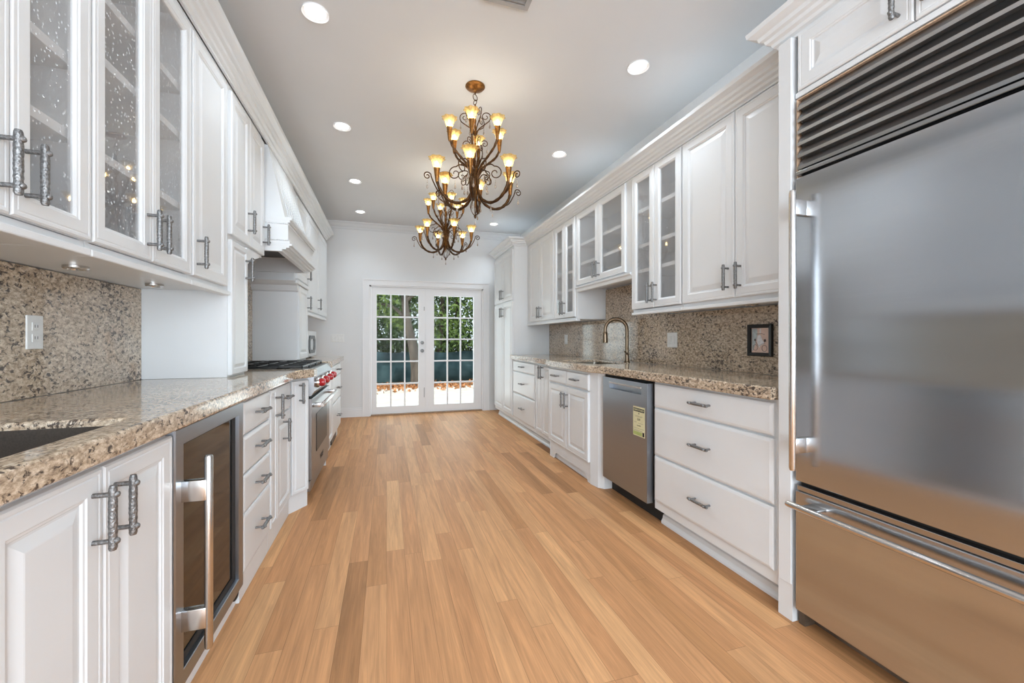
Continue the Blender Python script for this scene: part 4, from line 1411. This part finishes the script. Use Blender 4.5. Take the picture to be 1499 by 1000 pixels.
# ------------------------------------------------------------------ faucet
t = thing('faucet', 'tall gooseneck bronze faucet standing behind the right sink', 'faucet', (2.035, 3.175, CT))
fx, fy = 2.035, 3.175
bm = bmesh.new()
lathe(bm, [(0.027, 0.0005), (0.027, 0.006), (0.020, 0.012), (0.018, 0.09), (0.0165, 0.10), (0.0165, 0.13), (0.013, 0.136)], (fx, fy, CT), 18)
part('body', bm, M['brass'], t, 40)
bm = bmesh.new()
dx, dy = -0.80, 0.60
pts = [(fx, fy, CT + 0.13), (fx, fy, CT + 0.29)]
R_ = 0.095
for i in range(1, 13):
    a = PI * i / 12
    q = R_ * (1 - math.cos(a))
    pts.append((fx + dx * q, fy + dy * q, CT + 0.29 + R_ * math.sin(a)))
q = 2 * R_
pts.append((fx + dx * q, fy + dy * q, CT + 0.255))
tube(bm, pts, 0.016, 12)
part('spout', bm, M['brass'], t, 50)
bm = bmesh.new()
lathe(bm, [(0.017, 0.27), (0.022, 0.262), (0.023, 0.25), (0.026, 0.175), (0.021, 0.17), (0.004, 0.169)], (fx + dx * q, fy + dy * q, CT), 16)
part('spray_head', bm, M['brass'], t, 40)
bm = bmesh.new()
tube(bm, [(fx, fy, CT + 0.075), (fx - 0.01, fy - 0.045, CT + 0.075), (fx - 0.02, fy - 0.06, CT + 0.08)], [0.009, 0.009, 0.007], 10)
tube(bm, [(fx - 0.012, fy - 0.05, CT + 0.07), (fx - 0.075, fy - 0.075, CT + 0.10)], [0.006, 0.0045], 10)
part('lever', bm, M['brass'], t, 40)

# ------------------------------------------------------------------ framed picture
t = thing('picture_frame', 'small black framed photo hanging on the right granite backsplash', 'picture', (2.09, 1.87, 1.05))
tilt = 0.0
bm = bmesh.new()
prof = [(0, 0), (0, 0.018), (0.003, 0.020), (0.019, 0.016), (0.021, 0.010), (0.021, 0)]
ring_panel(bm, 2.0995, -1, 1.79, 1.952, 1.052, 1.238, prof, False)
part('frame', bm, M['frame'], t)
bm = bmesh.new(); box(bm, 2.0935, 2.0985, 1.809, 1.933, 1.071, 1.219)
pc = part('photo_print', bm, M['photo_pink'], t)
# loose, invented shapes in the photo: pale body on two wheels
def disc_poly(bm, x, pts):
    v0 = [bm.verts.new((x, y, z)) for y, z in pts]; v1 = [bm.verts.new((x + 0.0004, y, z)) for y, z in pts]
    bm.faces.new(v0); bm.faces.new(list(reversed(v1)))
    for i in range(len(pts)):
        bm.faces.new((v0[i], v0[(i + 1) % len(pts)], v1[(i + 1) % len(pts)], v1[i]))
bm = bmesh.new()
disc_poly(bm, 2.0928, [(1.928, 1.214), (1.893, 1.214), (1.890, 1.18), (1.905, 1.12), (1.922, 1.08), (1.928, 1.08)])
part('photo_blue_patch', bm, M['photo_blue'], pc)
bm = bmesh.new()
disc_poly(bm, 2.0922, [(1.893, 1.150), (1.888, 1.172), (1.870, 1.178), (1.858, 1.150), (1.842, 1.128), (1.860, 1.118), (1.872, 1.112), (1.878, 1.100), (1.890, 1.128)])
disc_poly(bm, 2.0922, [(1.874, 1.214), (1.866, 1.214), (1.868, 1.186), (1.874, 1.184)])
part('photo_pale_shape', bm, M['photo_pale'], pc)
bm = bmesh.new()
for cy_, cz_, r in ((1.843, 1.098, 0.017), (1.905, 1.102, 0.016)):
    tube(bm, [(2.0926, cy_ + r * math.cos(2 * PI * i / 16), cz_ + r * 1.05 * math.sin(2 * PI * i / 16)) for i in range(16)], 0.0013, 5, closed=True)
tube(bm, [(2.0926, 1.900, 1.182), (2.0926, 1.862, 1.184), (2.0926, 1.842, 1.178)], 0.0012, 5)
tube(bm, [(2.0926, 1.905, 1.140), (2.0926, 1.882, 1.110), (2.0926, 1.862, 1.122), (2.0926, 1.84, 1.13)], 0.0012, 5)
part('photo_lines', bm, M['photo_line'], pc)
bm = bmesh.new()
disc_poly(bm, 2.0924, [(1.848, 1.150), (1.834, 1.152), (1.832, 1.138), (1.846, 1.134)])
disc_poly(bm, 2.0924, [(1.912, 1.152), (1.902, 1.154), (1.900, 1.142), (1.910, 1.140)])
part('photo_dark_spot', bm, M['photo_dark'], pc)

# ------------------------------------------------------------------ outlets and switches
def plate(name, label, cat, pos, w, h, normal, kind):
    """pos = centre on the wall face; normal 'x+','x-','y-'."""
    t = thing(name, label, cat, pos)
    def bx(bm, a0, a1, b0, b1, d0, d1, bev=0.0):
        if normal == 'x+': box(bm, pos[0] + d0, pos[0] + d1, pos[1] + a0, pos[1] + a1, pos[2] + b0, pos[2] + b1, bev)
        elif normal == 'x-': box(bm, pos[0] - d1, pos[0] - d0, pos[1] + a0, pos[1] + a1, pos[2] + b0, pos[2] + b1, bev)
        else: box(bm, pos[0] + a0, pos[0] + a1, pos[1] - d1, pos[1] - d0, pos[2] + b0, pos[2] + b1, bev)
    bm = bmesh.new(); bx(bm, -w / 2, w / 2, -h / 2, h / 2, 0.0003, 0.006, 0.002); part('cover_plate', bm, M['plate'], t)
    if kind == 'outlet':
        for b in (0.02, -0.02):
            bm = bmesh.new(); bx(bm, -0.016, 0.016, b - 0.014, b + 0.014, 0.006, 0.0085, 0.001); r = part('receptacle', bm, M['plate'], t)
            bm = bmesh.new(); bx(bm, -0.007, -0.005, b - 0.004, b + 0.006, 0.0085, 0.0089); bx(bm, 0.005, 0.007, b - 0.004, b + 0.006, 0.0085, 0.0089); part('slots', bm, M['rubber'], r)
    else:
        n = kind
        for i in range(n):
            a = (i - (n - 1) / 2) * 0.042
            bm = bmesh.new(); bx(bm, a - 0.015, a + 0.015, -0.03, 0.03, 0.006, 0.0095, 0.0015); part('rocker', bm, M['plate'], t)
plate('outlet', 'white outlet on the left granite backsplash above the dark sink', 'outlet', (-1.18, 1.857, 1.175), 0.07, 0.118, 'x+', 'outlet')
plate('light_switch', 'white double switch plate on the right backsplash between the faucet and picture', 'switch', (2.10, 2.65, 1.146), 0.112, 0.115, 'x-', 2)
plate('light_switch', 'white single switch plate on the far right backsplash near the pantry', 'switch', (2.10, 4.60, 1.15), 0.08, 0.115, 'x-', 1)
plate('light_switch', 'white four-gang switch plate on the end wall left of the french doors', 'switch', (-0.69, YB, 1.17), 0.18, 0.118, 'y-', 4)
plate('outlet', 'white outlet on the granite strip behind the range', 'outlet', (-1.18, 3.72, 1.16), 0.07, 0.115, 'x+', 'outlet')

# ------------------------------------------------------------------ ceiling fittings
GRP_D = 'recessed downlights in the ceiling'
def downlight(x, y, label):
    t = thing('recessed_downlight', label, 'downlight', (x, y, ZC - 0.012), GRP_D)
    bm = bmesh.new(); lathe(bm, [(0.048, 0.0), (0.060, -0.003), (0.067, -0.009), (0.067, -0.0002), (0.048, -0.0002)], (x, y, ZC), 28, close=True)
    part('trim_ring', bm, M['trim'], t, 40)
    bm = bmesh.new(); lathe(bm, [(0.002, -0.003), (0.0475, -0.003), (0.0475, -0.0005), (0.002, -0.0005)], (x, y, ZC), 28)
    part('lens', bm, M['lens'], t, label='glowing lens')
    add_light('downlight_lamp', 'SPOT', (x, y, ZC - 0.03), (18 if x < 0 else 29) * (0.55 if y > 5 else 1.0), (0.80, 0.905, 1.0), spot_size=math.radians(125), spot_blend=0.7, shadow_soft_size=0.06)
for x, y, l in ((-0.36, 2.375, 'nearest of the four downlights along the left side of the ceiling'),
                (-0.345, 3.58, 'second downlight from the camera on the left side of the ceiling'),
                (-0.33, 4.78, 'third downlight from the camera on the left side of the ceiling'),
                (-0.34, 5.90, 'farthest downlight on the left side, close to the end wall'),
                (1.525, 2.25, 'nearest downlight on the right side of the ceiling, before the refrigerator'),
                (1.54, 3.525, 'middle downlight on the right side of the ceiling'),
                (1.535, 5.95, 'farthest downlight on the right side, near the end wall')):
    downlight(x, y, l)
t = thing('ceiling_vent', 'grey louvred air vent in the ceiling at the top edge of the photo', 'air vent', (0.58, 1.92, ZC - 0.015))
bm = bmesh.new()
vx0, vx1, vy0, vy1 = 0.455, 0.705, 1.62, 2.03
box(bm, vx0, vx1, vy0, vy0 + 0.025, ZC - 0.010, ZC - 0.0003); box(bm, vx0, vx1, vy1 - 0.025, vy1, ZC - 0.010, ZC - 0.0003)
box(bm, vx0, vx0 + 0.025, vy0 + 0.025, vy1 - 0.025, ZC - 0.010, ZC - 0.0003); box(bm, vx1 - 0.025, vx1, vy0 + 0.025, vy1 - 0.025, ZC - 0.010, ZC - 0.0003)
part('frame', bm, M['vent'], t)
bm = bmesh.new()
for k in range(14):
    y = vy0 + 0.035 + k * 0.0255
    a = [(y, ZC - 0.012), (y + 0.003, ZC - 0.012), (y + 0.02, ZC - 0.002), (y + 0.017, ZC - 0.002)]
    v0 = [bm.verts.new((vx0 + 0.025, yy, z)) for yy, z in a]; v1 = [bm.verts.new((vx1 - 0.025, yy, z)) for yy, z in a]
    for i in range(4): bm.faces.new((v0[i], v0[(i + 1) % 4], v1[(i + 1) % 4], v1[i]))
    bm.faces.new(v0); bm.faces.new(v1)
part('louvres', bm, M['vent'], t)

def puck(x, y, z, label):
    bm = bmesh.new()
    lathe(bm, [(0.034, 0), (0.034, -0.008), (0.030, -0.012), (0.022, -0.012), (0.020, -0.006), (0.002, -0.006)], (x, y, z), 20)
    single('puck_light', bm, M['bar'], label, 'cabinet light', group='puck lights under the wall cabinets', smooth=40)
puck(-1.03, 1.80, 1.404, 'flat round puck light under the left cabinets, nearer the camera')
puck(-1.02, 2.28, 1.404, 'flat round puck light under the left cabinets, by the white side panel')
puck(1.95, 1.80, 1.351, 'flat round puck light under the right cabinets, by the picture')
puck(1.95, 2.43, 1.351, 'flat round puck light under the right cabinets, by the double switch')

# ------------------------------------------------------------------ chandeliers
def mesh_only(name, bm, mat, smooth=45):
    finish(bm, smooth)
    me = bpy.data.meshes.new(name); bm.to_mesh(me); bm.free(); me.materials.append(mat)
    return me
def spiral(c, r0, turns, start, n=22, sgn=1):
    """Curl in the XZ plane (radius, height) ending in the middle."""
    out = []
    for i in range(n + 1):
        f = i / n
        a = start + sgn * 2 * PI * turns * f
        r = r0 * (1 - 0.82 * f)
        out.append((c[0] + r * math.cos(a), 0, c[1] + r * math.sin(a)))
    return out
CM = {}
def z_(h): return h - ZC      # local heights measured from the ceiling
# upper arm / lower arm (in the XZ plane, rotated about Z when placed)
def arm_mesh(name, pts, r):
    bm = bmesh.new()
    c = catmull([(a, 0, z_(h)) for a, h in pts], 6)
    tube(bm, c, [r * (1 + 0.12 * math.sin(i * 1.5)) for i in range(len(c))], 8)
    return mesh_only(name, bm, M['bronze'])
CM['uarm'] = arm_mesh('upper_arm', [(0.012, 2.19), (0.018, 2.265), (0.045, 2.32), (0.105, 2.375), (0.155, 2.423), (0.182, 2.473)], 0.0080)
CM['larm'] = arm_mesh('lower_arm', [(0.022, 2.24), (0.027, 2.16), (0.060, 2.095), (0.130, 2.062), (0.200, 2.080), (0.248, 2.130), (0.270, 2.185)], 0.0102)
def cup(name, c, s):
    bm = bmesh.new()
    lathe(bm, [(0.007 * s, -0.030), (0.011 * s, -0.018), (0.016 * s, 0.022 * s), (0.0205 * s, 0.060 * s), (0.022 * s, 0.066 * s), (0.012 * s, 0.067 * s)], (c[0], 0, z_(c[1])), 14)
    return mesh_only(name, bm, M['gold'])
def shade(name, c, s):
    bm = bmesh.new()
    prof = [(0.015, 0.0), (0.021, 0.010), (0.0255, 0.025), (0.030, 0.040), (0.038, 0.052), (0.047, 0.058)]
    w = lambda a, r, h: 0.09 * math.cos(8 * a) * max(0, (r - 0.02 * s)) / (0.027 * s)
    lathe(bm, [(r * s, h * s) for r, h in prof], (c[0], 0, z_(c[1])), 40, close=True, wob=w)
    return mesh_only(name, bm, M['amber'])
def bulb(name, c, s):
    bm = bmesh.new()
    lathe(bm, [(0.004 * s, 0), (0.010 * s, 0.008 * s), (0.0125 * s, 0.020 * s), (0.009 * s, 0.034 * s), (0.002 * s, 0.046 * s)], (c[0], 0, z_(c[1])), 10)
    return mesh_only(name, bm, M['bulb'])
CM['ucup'] = cup('candle_cup', (0.184, 2.493), 0.92); CM['ushade'] = shade('glass_shade', (0.184, 2.552), 1.08); CM['ubulb'] = bulb('bulb', (0.184, 2.556), 0.85)
CM['lcup'] = cup('candle_cup', (0.270, 2.20), 1.0); CM['lshade'] = shade('glass_shade', (0.270, 2.264), 1.16); CM['lbulb'] = bulb('bulb', (0.270, 2.268), 0.92)
def scroll_mesh(name, pts, c, r0, turns, start, sgn, rad):
    bm = bmesh.new()
    sp = spiral((c[0], z_(c[1])), r0, turns, start, 26, sgn)
    lead = catmull([(a, 0, z_(h)) for a, h in pts] + [sp[0]], 6)
    path = lead[:-1] + [Vector(p) for p in sp]
    tube(bm, path, [rad * (1 - 0.35 * i / len(path)) for i in range(len(path))], 6)
    return mesh_only(name, bm, M['bronze'])
def drop_mesh(name, c, s=1.0):
    bm = bmesh.new()
    x, z = c[0], z_(c[1])
    tube(bm, [(x, 0, z), (x, 0, z - 0.018 * s)], 0.0011, 5)
    sphere(bm, (x, 0, z - 0.020 * s), 0.0032 * s, seg=8, rings=6)
    lathe(bm, [(0.001, -0.024 * s), (0.0035 * s, -0.032 * s), (0.0075 * s, -0.046 * s), (0.006 * s, -0.055 * s), (0.001, -0.060 * s)], (x, 0, z), 8)
    return mesh_only(name, bm, M['crystal'])
# outer curls on the lower arms
CM['sc_out'] = scroll_mesh('scroll', [(0.215, 2.092), (0.258, 2.115), (0.290, 2.165), (0.308, 2.205)], (0.334, 2.205), 0.027, 1.35, PI * 0.85, -1, 0.0048)
CM['dr_out'] = drop_mesh('crystal_drop', (0.334, 2.180))
# big inner curls from the hub
CM['sc_in'] = scroll_mesh('scroll', [(0.02, 2.27), (0.055, 2.325), (0.105, 2.345)], (0.138, 2.285), 0.048, 1.3, PI * 0.55, -1, 0.0046)
CM['dr_in'] = drop_mesh('crystal_drop', (0.138, 2.238))
CM['sc_in2'] = scroll_mesh('scroll', [(0.022, 2.24), (0.055, 2.285), (0.085, 2.285)], (0.095, 2.245), 0.032, 1.2, PI * 0.5, -1, 0.0040)
CM['dr_in2'] = drop_mesh('crystal_drop', (0.095, 2.214))
# curls between the upper arms
CM['sc_mid'] = scroll_mesh('scroll', [(0.012, 2.31), (0.035, 2.36), (0.05, 2.42), (0.035, 2.475)], (0.064, 2.482), 0.028, 1.3, PI * 0.95, -1, 0.0040)
CM['dr_mid'] = drop_mesh('crystal_drop', (0.082, 2.466), 0.8)
# top curls
CM['sc_top'] = scroll_mesh('scroll', [(0.008, 2.545), (0.025, 2.585), (0.06, 2.612), (0.092, 2.635)], (0.072, 2.668), 0.036, 1.35, -PI * 0.25, 1, 0.0040)
CM['dr_top'] = drop_mesh('crystal_drop', (0.100, 2.64), 0.9)
# pendants below the lower arms
CM['dr_arm'] = drop_mesh('crystal_drop', (0.13, 2.056), 0.9)
def wire_mesh():
    bm = bmesh.new()
    c = catmull([(0.008, 0, z_(2.125)), (0.026, 0, z_(2.085)), (0.036, 0, z_(2.05)), (0.022, 0, z_(2.015)), (0.004, 0, z_(1.995))], 6)
    tube(bm, c, 0.0026, 6)
    return mesh_only('finial_wire', bm, M['bronze'])
CM['wire'] = wire_mesh()
bm = bmesh.new()
lathe(bm, [(0.004, -0.0002), (0.066, -0.0002), (0.067, -0.006), (0.058, -0.016), (0.030, -0.026), (0.012, -0.030), (0.010, -0.042), (0.003, -0.046)], (0, 0, 0), 32)
CM['canopy'] = mesh_only('canopy', bm, M['gold'])
bm = bmesh.new()
tube(bm, [(0, 0, -0.044), (0, 0, -0.058)], 0.004, 8)
tube(bm, [(0.021 * math.cos(2 * PI * i / 24), 0, -0.078 + 0.021 * math.sin(2 * PI * i / 24)) for i in range(24)], 0.0026, 6, closed=True)
tube(bm, [(0, 0.015 * math.cos(2 * PI * i / 20), -0.111 + 0.015 * math.sin(2 * PI * i / 20)) for i in range(20)], 0.0024, 6, closed=True)
CM['chain'] = mesh_only('chain', bm, M['bronze'])
bm = bmesh.new()
zz = [(0.003, 2.757), (0.006, 2.750), (0.004, 2.735), (0.008, 2.72), (0.0045, 2.70)]
n = 30
zz += [(0.0062 + 0.0022 * math.sin(i * 1.9), 2.69 - i * 0.012) for i in range(n)]
zz += [(0.010, 2.32), (0.022, 2.312), (0.026, 2.30), (0.020, 2.285), (0.016, 2.25), (0.018, 2.20), (0.024, 2.165), (0.020, 2.145), (0.012, 2.13), (0.006, 2.11), (0.003, 2.06)]
lathe(bm, [(r, z_(h)) for r, h in zz], (0, 0, 0), 16)
CM['column'] = mesh_only('column', bm, M['gold'])
bm = bmesh.new()
lathe(bm, [(0.001, z_(2.005)), (0.008, z_(1.998)), (0.010, z_(1.988)), (0.005, z_(1.978)), (0.001, z_(1.974))], (0, 0, 0), 12)
CM['fin'] = mesh_only('finial', bm, M['bronze'])
CM['fdrop'] = drop_mesh('crystal_drop', (0.0, 1.978), 0.8)

def link(name, me, parent, ang=0.0, label=None):
    o = bpy.data.objects.new(name, me)
    o.parent = parent
    o.rotation_euler = (0, 0, ang)
    if label: o['label'] = label
    COL.objects.link(o)
    return o
def chandelier(x, y, spin, label):
    t = thing('chandelier', label, 'chandelier', (x, y, ZC))
    link('canopy', CM['canopy'], t); link('chain', CM['chain'], t, 0.6); link('column', CM['column'], t)
    for k in range(6):
        a = spin + k * PI / 3
        o = link('upper_arm', CM['uarm'], t, a)
        link('candle_cup', CM['ucup'], o); link('glass_shade', CM['ushade'], o, label='amber glass shade'); link('bulb', CM['ubulb'], o, label='lit bulb')
        o = link('lower_arm', CM['larm'], t, a)
        link('candle_cup', CM['lcup'], o); link('glass_shade', CM['lshade'], o, label='amber glass shade'); link('bulb', CM['lbulb'], o, label='lit bulb')
        link('crystal_drop', CM['dr_arm'], o)
        for s_, d_, off in (('sc_out', 'dr_out', 0), ('sc_in', 'dr_in', PI / 6), ('sc_in2', 'dr_in2', 0.0), ('sc_mid', 'dr_mid', PI / 6), ('sc_top', 'dr_top', PI / 6)):
            o = link('scroll', CM[s_], t, a + off)
            link('crystal_drop', CM[d_], o)
        link('finial_wire', CM['wire'], t, a)
    o = link('finial', CM['fin'], t); link('crystal_drop', CM['fdrop'], o)
    return t
chandelier(0.578, 2.75, -1.90, 'bronze two-tier chandelier with amber glass shades, nearer the camera')
chandelier(0.590, 4.30, -1.393, 'bronze two-tier chandelier with amber glass shades, farther away near the french doors')

# ------------------------------------------------------------------ outside
bm = bmesh.new(); box(bm, -12, 14, YB + 0.12, 11.2, -0.30, -0.12)
single('patio', bm, M['concrete'], 'sunlit pale concrete patio beyond the french doors', 'patio', kind='structure')
bm = bmesh.new()
box(bm, -14, 16, 11.2, 26, -0.32, -0.13)
single('ground', bm, M['soil'], kind='structure')
rnd = random.Random(11)
def leaf_quads(bm, n, fn, smin, smax):
    for _ in range(n):
        c = Vector(fn())
        s = rnd.uniform(smin, smax)
        u = Vector((rnd.gauss(0, 1), rnd.gauss(0, 1), rnd.gauss(0, 1))).normalized()
        v = u.orthogonal().normalized()
        q = u.cross(v)
        a = rnd.uniform(0, 2 * PI)
        v2 = v * math.cos(a) + q * math.sin(a)
        w2 = u.cross(v2)
        p = [c - v2 * s, c + w2 * s * 0.42, c + v2 * s, c - w2 * s * 0.42]
        m_ = c + u * s * 0.15
        vs = [bm.verts.new(x) for x in p]; vm = bm.verts.new(m_)
        bm.faces.new((vs[0], vs[1], vm)); bm.faces.new((vs[1], vs[2], vm)); bm.faces.new((vs[2], vs[3], vm)); bm.faces.new((vs[3], vs[0], vm))
bm = bmesh.new()
leaf_quads(bm, 1600, lambda: (rnd.uniform(-3, 6), rnd.gauss(11.3, 0.45), -0.11 + rnd.uniform(0, 0.03)), 0.04, 0.09)
single('leaf_litter', bm, M['litter'], 'orange fallen leaves strewn at the edge of the patio', 'fallen leaves', kind='stuff')
# privacy fence
t = thing('privacy_fence', 'teal mesh privacy fence across the yard behind the tree', 'fence', (1, 12.6, -0.13))
bm = bmesh.new()
nx, x0, x1 = 72, -5.0, 9.0
top = []
for i in range(nx + 1):
    x = x0 + (x1 - x0) * i / nx
    sag = 0.05 * math.sin((x - x0) * 2.1) ** 2
    top.append((x, 12.6 + 0.04 * math.sin(x * 3.1), 0.80 - sag))
v0 = [bm.verts.new((p[0], p[1], -0.12)) for p in top]; v1 = [bm.verts.new((p[0], p[1] + 0.03 * math.sin(p[0] * 7), 0.35)) for p in top]; v2 = [bm.verts.new(p) for p in top]
for i in range(nx):
    bm.faces.new((v0[i], v0[i + 1], v1[i + 1], v1[i])); bm.faces.new((v1[i], v1[i + 1], v2[i + 1], v2[i]))
r = bmesh.ops.solidify(bm, geom=bm.faces[:], thickness=0.01)
part('mesh_panel', bm, M['mesh'], t, 60)
for k in range(8):
    x = -4.8 + k * 1.95
    bm = bmesh.new(); lathe(bm, [(0.025, -0.13), (0.025, 0.86), (0.012, 0.88)], (x, 12.68, 0), 10)
    part('post', bm, M['trunkdark'], t, 40)
def tree(name, label, base, pts, radii, mat, foliage=None, lmat=None, group=None, branches=()):
    t = thing(name, label, 'tree', base, group)
    bm = bmesh.new()
    c = catmull(pts, 5)
    n = len(c)
    rr = [radii[0] + (radii[1] - radii[0]) * (i / (n - 1)) ** 0.6 for i in range(n)]
    tube(bm, c, rr, 12)
    for bp in branches:
        cb = catmull(bp, 5)
        tube(bm, cb, [0.05 * (1 - 0.8 * i / len(cb)) + 0.008 for i in range(len(cb))], 7)
    part('trunk', bm, mat, t, 60)
    if foliage:
        bm = bmesh.new()
        for (cx, cy2, cz2, sx, sy, sz, n_) in foliage:
            def pick():
                while True:
                    p = Vector((rnd.uniform(-1, 1), rnd.uniform(-1, 1), rnd.uniform(-1, 1)))
                    if 0.25 < p.length < 1: break
                return (cx + p.x * sx, cy2 + p.y * sy, cz2 + p.z * sz)
            leaf_quads(bm, n_, pick, 0.05, 0.11)
        part('foliage', bm, lmat, t)
    return t
tree('tree', 'pale trunked tree right behind the left french door', (0.75, 11.6, -0.13),
     [(0.80, 11.6, -0.15), (0.78, 11.6, 0.4), (0.68, 11.6, 1.0), (0.55, 11.6, 1.6), (0.46, 11.6, 2.4), (0.5, 11.6, 3.4)], (0.20, 0.075), M['trunk'],
     [(0.4, 11.8, 3.5, 1.6, 1.3, 0.9, 1300), (-0.3, 11.7, 2.3, 0.7, 0.5, 0.55, 420), (0.3, 12.0, 1.75, 0.4, 0.4, 0.35, 200)], M['leaf'],
     branches=[[(0.55, 11.6, 1.65), (0.2, 11.6, 2.0), (-0.3, 11.6, 2.1), (-0.9, 11.6, 1.8)], [(0.48, 11.6, 2.2), (0.8, 11.6, 2.4), (1.2, 11.7, 2.2)]])
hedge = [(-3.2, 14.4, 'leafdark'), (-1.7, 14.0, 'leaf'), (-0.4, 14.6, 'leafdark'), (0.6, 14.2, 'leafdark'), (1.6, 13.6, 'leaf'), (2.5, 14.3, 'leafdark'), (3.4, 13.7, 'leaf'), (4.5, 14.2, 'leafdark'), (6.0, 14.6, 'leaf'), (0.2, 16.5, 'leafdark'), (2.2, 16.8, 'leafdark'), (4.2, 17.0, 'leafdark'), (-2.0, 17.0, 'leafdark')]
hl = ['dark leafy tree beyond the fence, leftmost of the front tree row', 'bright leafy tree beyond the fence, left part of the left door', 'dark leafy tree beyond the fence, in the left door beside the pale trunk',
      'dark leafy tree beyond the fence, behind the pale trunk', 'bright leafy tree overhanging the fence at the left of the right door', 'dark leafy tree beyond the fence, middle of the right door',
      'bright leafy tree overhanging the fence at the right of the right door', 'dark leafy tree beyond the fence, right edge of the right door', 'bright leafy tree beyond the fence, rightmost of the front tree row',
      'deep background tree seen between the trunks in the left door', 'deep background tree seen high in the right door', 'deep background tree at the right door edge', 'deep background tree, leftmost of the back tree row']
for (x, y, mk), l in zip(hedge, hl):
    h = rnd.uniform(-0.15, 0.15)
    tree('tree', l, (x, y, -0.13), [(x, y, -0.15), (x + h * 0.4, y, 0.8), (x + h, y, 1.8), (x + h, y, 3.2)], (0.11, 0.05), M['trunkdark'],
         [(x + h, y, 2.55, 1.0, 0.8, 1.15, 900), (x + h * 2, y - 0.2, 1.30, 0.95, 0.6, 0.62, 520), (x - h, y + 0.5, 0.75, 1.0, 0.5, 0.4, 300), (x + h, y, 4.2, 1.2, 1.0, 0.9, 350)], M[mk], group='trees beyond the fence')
